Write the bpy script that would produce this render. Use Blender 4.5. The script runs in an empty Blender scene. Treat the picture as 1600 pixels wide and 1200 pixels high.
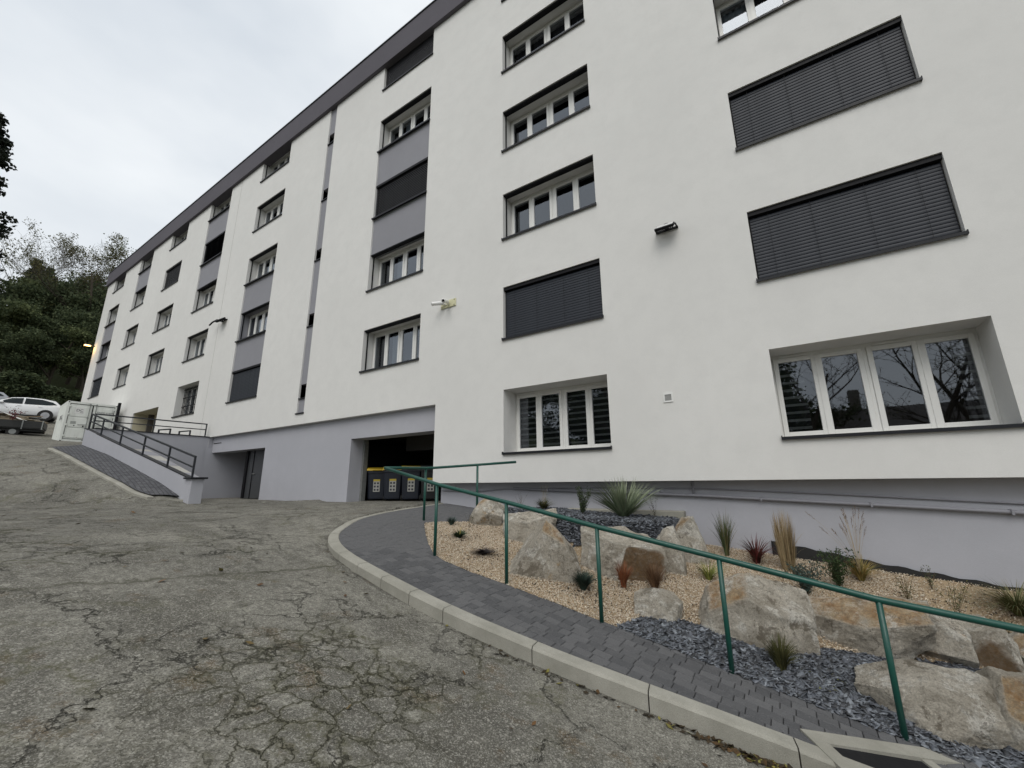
import bpy, bmesh, math, random
import numpy as np
from mathutils import Vector, Matrix, noise
R = math.radians
random.seed(7); rng = np.random.default_rng(7)
scene = bpy.context.scene
C = bpy.data.collections.new('place'); scene.collection.children.link(C)

# ------------------------------------------------------------------ camera
cam = bpy.data.cameras.new('camera'); cam_o = bpy.data.objects.new('camera', cam); C.objects.link(cam_o)
cam.sensor_width = 36; cam.lens = 36 * 646.6 / 1600; cam.clip_start = .05; cam.clip_end = 2000
yaw, pit, rol = R(32.80), R(13.553), R(-.465)
h = Vector((-math.sin(yaw), math.cos(yaw), 0)); rt = Vector((math.cos(yaw), math.sin(yaw), 0)); up = Vector((0, 0, 1))
f_ = h * math.cos(pit) + up * math.sin(pit); u_ = up * math.cos(pit) - h * math.sin(pit)
r_ = rt * math.cos(rol) + u_ * math.sin(rol); u2 = u_ * math.cos(rol) - rt * math.sin(rol)
cam_o.matrix_world = Matrix(((r_.x, u2.x, -f_.x, 0), (r_.y, u2.y, -f_.y, 0), (r_.z, u2.z, -f_.z, 0), (0, 0, 0, 1)))
scene.camera = cam_o

# ------------------------------------------------------------------ sky, sun, exposure
SUN_EL, SUN_AZ = R(52), R(160)       # azimuth from +Y, clockwise: high, behind the camera
w = bpy.data.worlds.new('World'); scene.world = w; w.use_nodes = True
n = w.node_tree.nodes; l = w.node_tree.links; n.clear()
out = n.new('ShaderNodeOutputWorld'); bg = n.new('ShaderNodeBackground'); bg.inputs[1].default_value = .1
sky = n.new('ShaderNodeTexSky'); sky.sky_type = 'NISHITA'; sky.sun_disc = False
sky.sun_elevation = SUN_EL; sky.sun_rotation = SUN_AZ; sky.air_density = 1.5; sky.dust_density = 4
tc = n.new('ShaderNodeTexCoord'); mp = n.new('ShaderNodeMapping'); mp.inputs['Scale'].default_value = (1, 1, 2.2)
nz = n.new('ShaderNodeTexNoise'); nz.inputs['Scale'].default_value = 1.7; nz.inputs['Detail'].default_value = 5; nz.inputs['Roughness'].default_value = .5
cr = n.new('ShaderNodeValToRGB')
cr.color_ramp.elements[0].position = .34; cr.color_ramp.elements[0].color = (6.6, 7.1, 7.65, 1)
cr.color_ramp.elements[1].position = .66; cr.color_ramp.elements[1].color = (9.1, 9.4, 9.6, 1)
mx = n.new('ShaderNodeMix'); mx.data_type = 'RGBA'; mx.inputs[0].default_value = .93
l.new(tc.outputs['Generated'], mp.inputs[0]); l.new(mp.outputs[0], nz.inputs['Vector']); l.new(nz.outputs[0], cr.inputs[0])
l.new(sky.outputs[0], mx.inputs[6]); l.new(cr.outputs[0], mx.inputs[7]); l.new(mx.outputs[2], bg.inputs[0]); l.new(bg.outputs[0], out.inputs[0])
sl = bpy.data.lights.new('sun', 'SUN'); sl.energy = 1.3; sl.angle = R(38); sl.color = (1, .97, .92)
so = bpy.data.objects.new('sun', sl); C.objects.link(so)
sdir = Vector((math.sin(SUN_AZ) * math.cos(SUN_EL), math.cos(SUN_AZ) * math.cos(SUN_EL), math.sin(SUN_EL)))
so.rotation_euler = sdir.to_track_quat('Z', 'Y').to_euler(); so.location = (10, -20, 40)
vs = scene.view_settings; vs.view_transform = 'Standard'; vs.look = 'None'; vs.exposure = .12; vs.gamma = 1; vs.use_curve_mapping = False
scene.render.engine = 'CYCLES'
cy = scene.cycles; cy.max_bounces = 6; cy.diffuse_bounces = 3; cy.glossy_bounces = 3; cy.transmission_bounces = 3; cy.transparent_max_bounces = 8
scene.render.resolution_x = 1024; scene.render.resolution_y = 768

# ------------------------------------------------------------------ materials
MATS = {}
class NT:
    """tiny node helper"""
    def __init__(s, name):
        s.m = bpy.data.materials.new(name); s.m.use_nodes = True; s.t = s.m.node_tree; s.t.nodes.clear()
        s.out = s.n('OutputMaterial'); s.b = s.n('BsdfPrincipled'); s.l(s.b.outputs[0], s.out.inputs[0]); MATS[name] = s.m
        s.co = s.n('TexCoord').outputs['Object']
    def n(s, k, **kw):
        x = s.t.nodes.new('ShaderNode' + k)
        for a, v in kw.items(): setattr(x, a, v)
        return x
    def l(s, a, b): s.t.links.new(a, b)
    def world(s):
        g = s.n('NewGeometry'); s.co = g.outputs['Position']
    def rnd(s): return s.n('ObjectInfo').outputs['Random']
    def noise(s, sc, det=4, rough=.55, dist=0, co=None, fac=True):
        x = s.n('TexNoise'); x.inputs['Scale'].default_value = sc; x.inputs['Detail'].default_value = det
        x.inputs['Roughness'].default_value = rough; x.inputs['Distortion'].default_value = dist
        s.l(co or s.co, x.inputs['Vector']); return x.outputs[0 if fac else 1]
    def vor(s, sc, feat='F1', out=0, co=None):
        x = s.n('TexVoronoi'); x.feature = feat; x.inputs['Scale'].default_value = sc; s.l(co or s.co, x.inputs['Vector']); return x.outputs[out]
    def map(s, scale=(1, 1, 1), rot=(0, 0, 0), loc=(0, 0, 0), co=None):
        x = s.n('Mapping'); x.inputs['Scale'].default_value = scale; x.inputs['Rotation'].default_value = rot; x.inputs['Location'].default_value = loc
        s.l(co or s.co, x.inputs[0]); return x.outputs[0]
    def ramp(s, v, *st):
        x = s.n('ValToRGB'); e = x.color_ramp.elements
        while len(e) < len(st): e.new(.5)
        for k, (p, c) in enumerate(st):
            e[k].position = p; e[k].color = (c, c, c, 1) if not hasattr(c, '__len__') else (*c, 1)
        s.l(v, x.inputs[0]); return x.outputs[0]
    def mix(s, f, a, b, mode='MIX'):
        x = s.n('Mix', data_type='RGBA', blend_type=mode)
        for i, v in ((0, f), (6, a), (7, b)):
            if hasattr(v, 'is_linked'): s.l(v, x.inputs[i])
            elif i == 0: x.inputs[0].default_value = v
            else: x.inputs[i].default_value = (*v, 1)
        return x.outputs[2]
    def math(s, op, a, b=0):
        x = s.n('Math', operation=op)
        for i, v in ((0, a), (1, b)):
            if hasattr(v, 'is_linked'): s.l(v, x.inputs[i])
            else: x.inputs[i].default_value = v
        return x.outputs[0]
    def col(s, c):
        if hasattr(c, 'is_linked'): s.l(c, s.b.inputs['Base Color'])
        else: s.b.inputs['Base Color'].default_value = (*c, 1)
    def rough(s, v, spec=.5):
        if hasattr(v, 'is_linked'): s.l(v, s.b.inputs['Roughness'])
        else: s.b.inputs['Roughness'].default_value = v
        s.b.inputs['Specular IOR Level'].default_value = spec
    def bump(s, hgt, dist=.01, st=1, prev=None):
        x = s.n('Bump'); x.inputs['Strength'].default_value = st; x.inputs['Distance'].default_value = dist
        s.l(hgt, x.inputs['Height'])
        if prev: s.l(prev, x.inputs['Normal'])
        s.l(x.outputs[0], s.b.inputs['Normal']); return x.outputs[0]

def render_mat(name, c, dirt, spots=.5):
    t = NT(name); t.world()
    big = t.noise(.35, 5, .6); streak = t.noise(1.0, 4, .6, co=t.map((1.3, 1, .18)))
    a = t.mix(t.ramp(big, (.35, 0), (.72, 1)), c, tuple(x * (1 - dirt) for x in c))
    a = t.mix(t.math('MULTIPLY', t.ramp(streak, (.5, 0), (.8, 1)), spots * .4), a, tuple(x * .87 for x in c))
    a = t.mix(t.ramp(t.noise(2.6, 6, .7), (.42, 0), (.72, .6)), a, tuple(x * .88 for x in c))
    fine = t.noise(55, 3, .7)
    a = t.mix(t.ramp(fine, (.25, .35), (.75, 0)), a, tuple(x * .82 for x in c))
    t.col(a); t.rough(.93, .2)
    b = t.bump(t.noise(7, 3, .6), .008, .22); t.bump(t.noise(130, 2, .7), .004, .8, b)
render_mat('white_render', (.76, .752, .727), .07)
render_mat('grey_render', (.45, .453, .49), .13, .8)
render_mat('panel_render', (.295, .295, .32), .10, .4)
render_mat('raw_render', (.42, .41, .38), .12, .7)
render_mat('cream_render', (.62, .57, .42), .06)
render_mat('fascia_render', (.125, .118, .135), .15, .4)
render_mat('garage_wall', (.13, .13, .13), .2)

def plain(name, c, r=.5, spec=.5, metal=0, var=.12, sc=14, bump=0):
    t = NT(name); v = t.noise(sc, 4, .6)
    t.col(t.mix(t.ramp(v, (.3, 0), (.75, 1)), c, tuple(x * (1 - var) for x in c)))
    t.rough(t.math('ADD', t.math('MULTIPLY', v, .2), r - .1), spec); t.b.inputs['Metallic'].default_value = metal
    if bump: t.bump(t.noise(sc * 5, 3, .6), bump, 1)
    return t
plain('dark_metal', (.013, .014, .018), .5, .3); plain('blind_metal', (.026, .030, .039), .5, .3, var=.15, sc=3); plain('joint_strip', (.55, .54, .51), .8)
plain('black_metal', (.008, .008, .010), .6, .2); plain('blind_dark', (.011, .011, .013), .6, .2)
plain('pvc', (.78, .775, .745), .35, var=.04); plain('rubber', (.015, .015, .015), .8)
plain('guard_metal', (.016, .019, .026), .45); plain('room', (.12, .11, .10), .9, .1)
plain('room_ceiling', (.3, .3, .29), .9, .1)
plain('steel', (.35, .35, .34), .45, metal=.6); plain('white_plastic', (.78, .78, .76), .35, var=.06)
plain('aged_plate', (.66, .64, .42), .7, var=.2, sc=20); plain('lens_black', (.01, .01, .01), .1)
plain('lamp_glass', (.7, .7, .7), .15); plain('bin_body', (.010, .014, .025), .5, sc=6, var=.3)
plain('bin_grey', (.012, .013, .014), .5, sc=6, var=.3); plain('bin_lid', (.62, .42, .02), .45, var=.2, sc=6)
plain('paper', (.42, .42, .39), .7); plain('ink', (.05, .05, .06), .7); plain('ink_yellow', (.5, .38, .05), .6)
plain('car_white', (.76, .77, .78), .18, .6, var=.03); plain('car_grey', (.35, .36, .38), .2, .6, var=.03)
plain('car_glass', (.012, .018, .02), .12, .25); plain('tail_red', (.25, .01, .01), .2); plain('alloy', (.4, .4, .41), .35, metal=.7)
plain('trailer_black', (.02, .021, .02), .6, var=.3); plain('galv', (.30, .31, .30), .5, metal=.5, var=.25)
plain('plank', (.33, .24, .15), .8, var=.4, sc=5); plain('sheet_white', (.75, .75, .73), .5)
plain('rubble', (.30, .25, .18), .95, var=.6, sc=5, bump=.03); plain('pipe_paint', (.27, .27, .30), .6, var=.1)
plain('geotextile', (.012, .012, .012), .8); plain('door_grey', (.17, .175, .185), .4); plain('door_dark', (.06, .063, .068), .35)
plain('tile_roof', (.055, .045, .04), .8, var=.4); plain('house_wall', (.22, .2, .17), .9)
plain('drape', (.62, .66, .70), .9, var=.15); plain('drape_dark', (.09, .085, .09), .9, var=.2); plain('mulch', (.03, .02, .014), .95, var=.5, sc=60)
# green enamel handrail, scuffed
t = NT('green_enamel'); v = t.noise(18, 5, .65)
t.col(t.mix(t.ramp(v, (.55, 0), (.8, 1)), (.006, .066, .049), (.010, .046, .036))); t.rough(t.ramp(v, (.3, .28), (.7, .45)), .5); t.bump(t.noise(90, 2), .002, .5)
# container paint with rust and streaks
t = NT('container_paint'); st = t.noise(2.2, 5, .6, co=t.map((2, 2, .25)))
a = t.mix(t.ramp(st, (.45, 0), (.75, 1)), (.72, .74, .70), (.58, .60, .56)); a = t.mix(t.ramp(t.noise(5, 6, .7), (.66, 0), (.72, 1)), a, (.19, .11, .06))
t.col(a); t.rough(.5)
# window glass: clear pane with Fresnel mirror
t = NT('glass'); t.t.nodes.remove(t.b)
tr = t.n('BsdfTransparent'); tr.inputs[0].default_value = (.60, .63, .64, 1); gl = t.n('BsdfGlossy'); gl.inputs['Roughness'].default_value = .015
gl.inputs[0].default_value = (.86, .92, 1, 1)
fr = t.n('Fresnel'); fr.inputs[0].default_value = 1.85; mxs = t.n('MixShader')
t.l(t.math('MULTIPLY', fr.outputs[0], 1.45), mxs.inputs[0]); t.l(tr.outputs[0], mxs.inputs[1]); t.l(gl.outputs[0], mxs.inputs[2]); t.l(mxs.outputs[0], t.out.inputs[0])
# day-night striped roller fabric
t = NT('zebra_fabric'); wv = t.n('TexWave', wave_type='BANDS', bands_direction='Z', wave_profile='SIN'); wv.inputs['Scale'].default_value = 2.35
t.l(t.co, wv.inputs[0]); t.col(t.mix(t.ramp(wv.outputs[0], (.70, 0), (.82, 1)), (.05, .052, .062), (.6, .6, .6))); t.rough(.9, .1)
# concrete kerb
t = NT('kerb_concrete'); t.world(); v = t.noise(2.5, 6, .65)
a = t.mix(t.ramp(v, (.3, 0), (.75, 1)), (.43, .415, .365), (.25, .243, .205)); a = t.mix(t.ramp(t.noise(160, 2, .8), (.35, .5), (.6, 0)), a, (.20, .195, .17))
rr = t.rnd(); a = t.mix(t.math('MULTIPLY', rr, .22), a, (.25, .24, .2)); t.col(a); t.rough(.93, .2); t.bump(t.noise(120, 3, .7), .004, 1)
# dark concrete pavers, each a little different, with whitish efflorescence
t = NT('paver'); t.world(); rr = t.rnd()
a = t.mix(rr, (.080, .081, .085), (.132, .132, .135)); a = t.mix(t.ramp(t.noise(3.2, 6, .7), (.55, 0), (.85, .5)), a, (.20, .195, .19))
a = t.mix(t.ramp(t.noise(26, 5, .75, 1.2), (.53, 0), (.74, .8)), a, (.185, .183, .186)); a = t.mix(t.ramp(t.noise(200, 2, .8), (.35, .5), (.6, 0)), a, (.04, .04, .042))
t.col(a); t.rough(.8, .3); b = t.bump(t.noise(40, 4, .7), .006, .8); t.bump(t.noise(220, 2), .002, .8, b)
plain('paver_joint', (.03, .03, .03), .95)
t = NT('paved_path'); t.world(); br = t.n('TexBrick'); br.inputs['Scale'].default_value = 1; br.inputs['Brick Width'].default_value = .13; br.inputs['Row Height'].default_value = .08
br.inputs['Mortar Size'].default_value = .006; t.l(t.map(rot=(0, 0, .06)), br.inputs[0])
br.inputs['Color1'].default_value = (.065, .065, .072, 1); br.inputs['Color2'].default_value = (.105, .105, .112, 1); br.inputs['Mortar'].default_value = (.03, .03, .03, 1)
a = t.mix(t.ramp(t.noise(6, 5, .7), (.5, 0), (.8, .6)), br.outputs[0], (.17, .168, .17)); t.col(a); t.rough(.85, .3); t.bump(br.outputs[1], -.008, .8)
# worn asphalt: pale aggregate, alligator cracks with moss, brown stains, dark damp patches, a tar seam
t = NT('asphalt'); t.world()
def warped(sc1, amt):
    wp = t.n('VectorMath', operation='ADD'); sc = t.n('VectorMath', operation='SCALE'); sc.inputs['Scale'].default_value = amt
    t.l(t.noise(sc1, 7, .68, fac=False), sc.inputs[0]); t.l(t.co, wp.inputs[0]); t.l(sc.outputs[0], wp.inputs[1]); return wp.outputs[0]
wA = warped(1.9, .9); wB = warped(3.5, .45)
base = t.mix(t.ramp(t.noise(.55, 6, .62), (.36, 0), (.62, 1)), (.275, .263, .222), (.165, .158, .135))
base = t.mix(t.ramp(t.noise(.8, 6, .66, co=t.map((.35, 1.2, 1), rot=(0, 0, .25))), (.50, 0), (.64, .8)), base, (.088, .084, .071))
base = t.mix(t.ramp(t.noise(1.3, 8, .72, co=t.map(loc=(3, 11, 0))), (.50, 0), (.58, .72)), base, (.092, .086, .070))
base = t.mix(t.ramp(t.noise(2.2, 5, .65), (.60, 0), (.68, .7)), base, (.135, .095, .052))
base = t.mix(t.ramp(t.noise(3.3, 4, .6, co=t.map(loc=(7, 3, 0))), (.60, 0), (.68, .6)), base, (.33, .32, .27))
ag = t.vor(150, 'F1', 1); agv = t.n('SeparateColor'); t.l(ag, agv.inputs[0]); ag2 = t.vor(75, 'F1', 1); agw = t.n('SeparateColor'); t.l(ag2, agw.inputs[0])
base = t.mix(t.ramp(agv.outputs[0], (.0, .8), (.4, 0)), base, (.05, .048, .042)); base = t.mix(t.ramp(agv.outputs[1], (.66, 0), (.95, .7)), base, (.40, .39, .345))
base = t.mix(t.ramp(agw.outputs[0], (.0, .45), (.25, 0)), base, (.07, .066, .055)); base = t.mix(t.ramp(agw.outputs[1], (.85, 0), (1, .6)), base, (.44, .42, .37))
base = t.mix(t.ramp(t.noise(14, 5, .75), (.46, 0), (.70, .75)), base, (.085, .08, .067))
e1 = t.vor(.62, 'DISTANCE_TO_EDGE', 0, wA); e2 = t.vor(2.1, 'DISTANCE_TO_EDGE', 0, wB)
brk = t.ramp(t.noise(5, 4, .7), (.35, .3), (.55, 1))
c1 = t.math('MULTIPLY', t.ramp(e1, (.0, 1), (.0065, 0)), t.ramp(t.noise(.7, 2), (.40, 0), (.5, 1)))
c2 = t.math('MULTIPLY', t.ramp(e2, (.0, 1), (.020, 0)), t.ramp(t.noise(.7, 3, co=t.map(loc=(2.2, .4, 0))), (.50, 0), (.58, 1)))
# one badly broken area of fine alligator cracks near the camera
vd = t.n('VectorMath', operation='DISTANCE'); t.l(t.map((1, 1, 0)), vd.inputs[0]); vd.inputs[1].default_value = (-2.9, 1.9, 0)
zone = t.ramp(t.math('ADD', t.math('MULTIPLY', vd.outputs['Value'], .5), t.math('MULTIPLY', t.noise(1.5, 4, .6), .9)), (.62, 1), (1.15, 0)) 
e3 = t.vor(4.6, 'DISTANCE_TO_EDGE', 0, warped(4, .3)); c3 = t.math('MULTIPLY', t.ramp(e3, (.0, 1), (.024, 0)), zone)
ck = t.math('MULTIPLY', t.math('MAXIMUM', t.math('MAXIMUM', c1, c2), c3), brk)
base = t.mix(t.math('MULTIPLY', zone, t.ramp(e3, (.0, .8), (.10, 0))), base, (.10, .095, .055))
moss = t.math('MULTIPLY', t.ramp(e2, (.0, 1), (.14, 0)), t.ramp(t.noise(1.1, 4, .6, co=t.map(loc=(5, 5, 0))), (.50, 0), (.66, .85)))
base = t.mix(t.math('MULTIPLY', moss, t.ramp(t.noise(22, 4, .7), (.35, 0), (.6, 1))), base, (.075, .072, .032)); base = t.mix(t.math('MULTIPLY', ck, .85), base, (.03, .028, .019))
sx = t.n('SeparateXYZ'); t.l(wB, sx.inputs[0])      # old trench seam crossing the drive
ln = t.math('ADD', sx.outputs[0], t.math('MULTIPLY', sx.outputs[1], -.16)); ln = t.math('ABSOLUTE', t.math('ADD', ln, 5.34))
base = t.mix(t.math('MULTIPLY', t.ramp(ln, (.0, .75), (.06, 0)), t.ramp(t.noise(2, 3), (.3, 0), (.5, 1))), base, (.055, .053, .033))
t.col(base); t.rough(.92, .25)
hgt = t.math('SUBTRACT', t.math('MULTIPLY', agv.outputs[2], .5), t.math('MULTIPLY', ck, 2.0))
b = t.bump(hgt, .010, 1); b = t.bump(t.noise(12, 5, .75), .02, .5, b); t.bump(t.noise(60, 4, .7), .006, .7, b)
# soils and stones
t = NT('grass_ground'); t.world(); t.col(t.mix(t.noise(.8, 6, .7), (.03, .045, .015), (.07, .075, .03))); t.rough(.95, .1); t.bump(t.noise(4, 5, .7), .2, 1)
t = NT('gravel_bed'); t.world(); t.col(t.mix(t.ramp(t.noise(70, 4, .8), (.35, 0), (.65, 1)), (.20, .145, .085), (.50, .39, .26))); t.rough(.95, .2); t.bump(t.noise(90, 3), .01, 1)
t = NT('slate_bed'); t.world(); t.col(t.mix(t.noise(40, 4, .8), (.02, .021, .024), (.07, .075, .085))); t.rough(.8, .3); t.bump(t.noise(50, 3), .02, 1)
def attr_mat(name, r=.85, spec=.3, trans=0):
    t = NT(name); a = t.n('Attribute', attribute_name='col'); v = t.noise(30, 3, .6)
    t.col(t.mix(t.ramp(v, (.3, .25), (.7, 0)), a.outputs[0], (.03, .03, .02))); t.rough(r, spec); return t
attr_mat('pebble', .85); attr_mat('slate_chip', .55, .5); attr_mat('blade', .7, .25); attr_mat('dry_leaf', .8)
t = NT('boulder'); oi = t.rnd(); ad = t.n('VectorMath', operation='ADD'); cb = t.n('CombineXYZ'); t.l(t.math('MULTIPLY', oi, 37), cb.inputs[0]); t.l(t.math('MULTIPLY', oi, 19), cb.inputs[1])
t.l(t.co, ad.inputs[0]); t.l(cb.outputs[0], ad.inputs[1]); t.co = ad.outputs[0]
a = t.mix(t.ramp(t.noise(2.6, 6, .7), (.36, 0), (.62, 1)), (.77, .71, .605), (.47, .425, .35))
a = t.mix(t.ramp(t.noise(1.9, 6, .72, .4), (.61, 0), (.67, .7)), a, (.52, .35, .17))
a = t.mix(t.ramp(t.noise(3.4, 7, .78, .5), (.53, 0), (.57, .9)), a, (.85, .815, .735))
a = t.mix(t.ramp(t.noise(2.9, 7, .75, .3, co=t.map(loc=(4, 9, 2))), (.57, 0), (.61, .8)), a, (.21, .18, .135))
at = t.n('Attribute', attribute_name='rust'); rs = t.mix(t.ramp(t.noise(7, 6, .75, .4), (.38, 0), (.62, 1)), (.40, .205, .07), (.62, .47, .29))
a = t.mix(t.math('MULTIPLY', at.outputs['Fac'], t.ramp(t.noise(4.5, 7, .78), (.38, .0), (.52, .95))), a, rs)
bl = t.n('Attribute', attribute_name='brown'); bs = t.mix(t.noise(9, 6, .75), (.13, .075, .035), (.32, .20, .10)); a = t.mix(t.math('MULTIPLY', bl.outputs['Fac'], t.ramp(t.noise(4, 6, .75), (.28, .3), (.42, .97))), a, bs)
wv_ = t.n('VectorMath', operation='ADD'); ws_ = t.n('VectorMath', operation='SCALE'); ws_.inputs['Scale'].default_value = .55; t.l(t.noise(3, 6, .7, fac=False), ws_.inputs[0]); t.l(t.co, wv_.inputs[0]); t.l(ws_.outputs[0], wv_.inputs[1])
fc = t.math('MULTIPLY', t.ramp(t.vor(2.6, 'DISTANCE_TO_EDGE', 0, wv_.outputs[0]), (.0, 1), (.018, 0)), t.ramp(t.noise(2.2, 4, .6, co=t.map(loc=(1, 6, 3))), (.46, 0), (.54, 1)))
a = t.mix(t.math('MULTIPLY', fc, .75), a, (.12, .095, .07))
pt = t.n('NewGeometry').outputs['Pointiness']; a = t.mix(t.math('MULTIPLY', t.ramp(pt, (.505, 0), (.56, 1)), t.ramp(t.noise(9, 5, .7), (.4, 0), (.6, .8))), a, (.84, .81, .73))
a = t.mix(t.ramp(t.noise(18, 7, .82), (.48, 0), (.62, .55)), a, (.27, .235, .185)); a = t.mix(t.ramp(t.noise(70, 3, .8), (.34, .45), (.55, 0)), a, (.18, .155, .12))
t.col(a); t.rough(.95, .15); b = t.bump(t.math('SUBTRACT', t.noise(5, 8, .8), t.math('MULTIPLY', fc, .3)), .11, 1); b = t.bump(t.noise(24, 7, .82), .045, 1, b); t.bump(t.noise(110, 3, .8), .006, 1, b)
def bark(name, c): 
    t = NT(name); t.col(t.mix(t.noise(6, 5, .7, co=t.map((3, 3, .6))), c, tuple(x * .45 for x in c))); t.rough(.95, .1); t.bump(t.noise(8, 4, co=t.map((3, 3, .5))), .03, 1)
bark('bark', (.10, .085, .065)); bark('bark_pale', (.16, .145, .115))
def leafm(name, c1, c2):
    t = NT(name); a = t.n('Attribute', attribute_name='col'); rr = t.rnd()
    t.col(t.mix(a.outputs['Fac'], c1, c2)); t.rough(.75, .2); m = t.n('BsdfTranslucent'); t.l(t.mix(a.outputs['Fac'], c1, c2), m.inputs[0])
    ms = t.n('MixShader'); ms.inputs[0].default_value = .25; t.l(t.b.outputs[0], ms.inputs[1]); t.l(m.outputs[0], ms.inputs[2]); t.l(ms.outputs[0], t.out.inputs[0])
leafm('leaf_dark', (.042, .060, .030), (.12, .142, .068)); leafm('leaf_mid', (.066, .088, .038), (.165, .185, .08))
leafm('leaf_autumn', (.075, .08, .032), (.18, .165, .065)); leafm('leaf_conifer', (.03, .048, .032), (.08, .108, .066)); leafm('leaf_pine', (.010, .014, .010), (.03, .036, .022))  # last one: very dark green for the pine's foliage
t = NT('lamp_lit'); t.b.inputs['Emission Color'].default_value = (1, .62, .2, 1); t.b.inputs['Emission Strength'].default_value = 6; t.col((.9, .6, .3))
M = MATS

# ------------------------------------------------------------------ mesh helpers
class MB:
    def __init__(s): s.v = []; s.f = []; s.mi = []
    def add(s, v, f, m=0):
        k = len(s.v); s.v += [tuple(p) for p in v]; s.f += [tuple(i + k for i in q) for q in f]; s.mi += [m] * len(f); return s
    def box(s, x0, x1, y0, y1, z0, z1, m=0):
        v = [(x0, y0, z0), (x1, y0, z0), (x1, y1, z0), (x0, y1, z0), (x0, y0, z1), (x1, y0, z1), (x1, y1, z1), (x0, y1, z1)]
        return s.add(v, [(3, 2, 1, 0), (4, 5, 6, 7), (0, 1, 5, 4), (1, 2, 6, 5), (2, 3, 7, 6), (3, 0, 4, 7)], m)
    def bbox(s, x0, x1, y0, y1, z0, z1, b=.01, m=0):
        """box with chamfered edges"""
        b = min(b, (x1 - x0) * .45, (y1 - y0) * .45, (z1 - z0) * .45)
        bm = bmesh.new(); bmesh.ops.create_cube(bm, size=1)
        for q in bm.verts: q.co = Vector((x0 + (q.co.x + .5) * (x1 - x0), y0 + (q.co.y + .5) * (y1 - y0), z0 + (q.co.z + .5) * (z1 - z0)))
        bmesh.ops.bevel(bm, geom=bm.edges[:], offset=b, segments=1, affect='EDGES'); return s.bm(bm, m)
    def bm(s, bm, m=0):
        bm.verts.index_update(); s.add([q.co[:] for q in bm.verts], [[q.index for q in f.verts] for f in bm.faces], m); bm.free(); return s
    def tube(s, pts, r, n=10, cap=True, m=0):
        pts = [Vector(p) for p in pts]; rs = r if hasattr(r, '__len__') else [r] * len(pts); vs = []; fs = []
        prev = None
        for i, p in enumerate(pts):
            d = (pts[min(i + 1, len(pts) - 1)] - pts[max(i - 1, 0)]).normalized()
            if prev is None: a = d.orthogonal().normalized()
            else:
                a = prev - d * prev.dot(d); a = a.normalized() if a.length > 1e-6 else d.orthogonal().normalized()
            prev = a; b = d.cross(a)
            for k in range(n):
                t = 2 * math.pi * k / n; vs.append(p + (a * math.cos(t) + b * math.sin(t)) * rs[i])
        for i in range(len(pts) - 1):
            for k in range(n): fs.append((i * n + k, i * n + (k + 1) % n, (i + 1) * n + (k + 1) % n, (i + 1) * n + k))
        if cap: fs.append(tuple(range(n))[::-1]); fs.append(tuple((len(pts) - 1) * n + k for k in range(n)))
        return s.add(vs, fs, m)
    def bar(s, a, b, wx, wz, m=0):
        """square bar from a to b"""
        a, b = Vector(a), Vector(b); d = (b - a).normalized(); x = d.cross(Vector((0, 0, 1)))
        x = Vector((1, 0, 0)) if x.length < 1e-4 else x.normalized(); z = x.cross(d); vs = []
        for p in (a, b):
            for sx, sz in ((-1, -1), (1, -1), (1, 1), (-1, 1)): vs.append(p + x * sx * wx / 2 + z * sz * wz / 2)
        return s.add(vs, [(3, 2, 1, 0), (4, 5, 6, 7), (0, 1, 5, 4), (1, 2, 6, 5), (2, 3, 7, 6), (3, 0, 4, 7)], m)
    def prism(s, poly, z0, z1, m=0):
        k = len(poly); v = [(x, y, z0) for x, y in poly] + [(x, y, z1) for x, y in poly]
        return s.add(v, [tuple(range(k))[::-1], tuple(range(k, 2 * k))] + [(i, (i + 1) % k, k + (i + 1) % k, k + i) for i in range(k)], m)
    def xprism(s, poly, x0, x1, m=0):
        """polygon in (y, z) extruded along x"""
        k = len(poly); v = [(x0, y, z) for y, z in poly] + [(x1, y, z) for y, z in poly]
        return s.add(v, [tuple(range(k))[::-1], tuple(range(k, 2 * k))] + [(i, (i + 1) % k, k + (i + 1) % k, k + i) for i in range(k)], m)
    def yprism(s, poly, y0, y1, m=0):
        """polygon in (x, z) extruded along y"""
        k = len(poly); v = [(x, y0, z) for x, z in poly] + [(x, y1, z) for x, z in poly]
        return s.add(v, [tuple(range(k)), tuple(range(k, 2 * k))[::-1]] + [(i, k + i, k + (i + 1) % k, (i + 1) % k) for i in range(k)], m)
    def mesh(s, name, mats, smooth=False):
        me = bpy.data.meshes.new(name); me.from_pydata(s.v, [], s.f)
        for m in (mats if isinstance(mats, (list, tuple)) else [mats]): me.materials.append(M[m])
        if any(s.mi): me.polygons.foreach_set('material_index', s.mi)
        if smooth: me.polygons.foreach_set('use_smooth', [True] * len(me.polygons))
        me.update(); return me
WL = {}
def link(name, data, parent=None, at=(0, 0, 0), local=False, rz=0):
    """at = world position unless local"""
    o = bpy.data.objects.new(name, data); C.objects.link(o); at = Vector(at); o.parent = parent
    o.location = at if (local or parent is None) else at - WL[parent.name]
    WL[o.name] = (WL[parent.name] + o.location) if parent else at.copy(); o.rotation_euler = (0, 0, rz); return o
def tag(o, label=None, cat=None, group=None, kind=None):
    for k, v in (('label', label), ('category', cat), ('group', group), ('kind', kind)):
        if v: o[k] = v
    return o
def thing(name, label, cat, at=(0, 0, 0), rz=0, group=None):
    o = link(name, None, None, at, rz=rz); o.empty_display_size = .2; return tag(o, label, cat, group)
def part(name, mb, mats, parent, smooth=False):
    """mesh given in WORLD coordinates under an unrotated parent"""
    o = WL[parent.name]; me = mb.mesh(name, mats, smooth)
    me.transform(Matrix.Translation(-o)); ob = link(name, me, parent, (0, 0, 0), True); return ob
def lpart(name, mb, mats, parent, smooth=False): return link(name, mb.mesh(name, mats, smooth), parent, (0, 0, 0), True)
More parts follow.
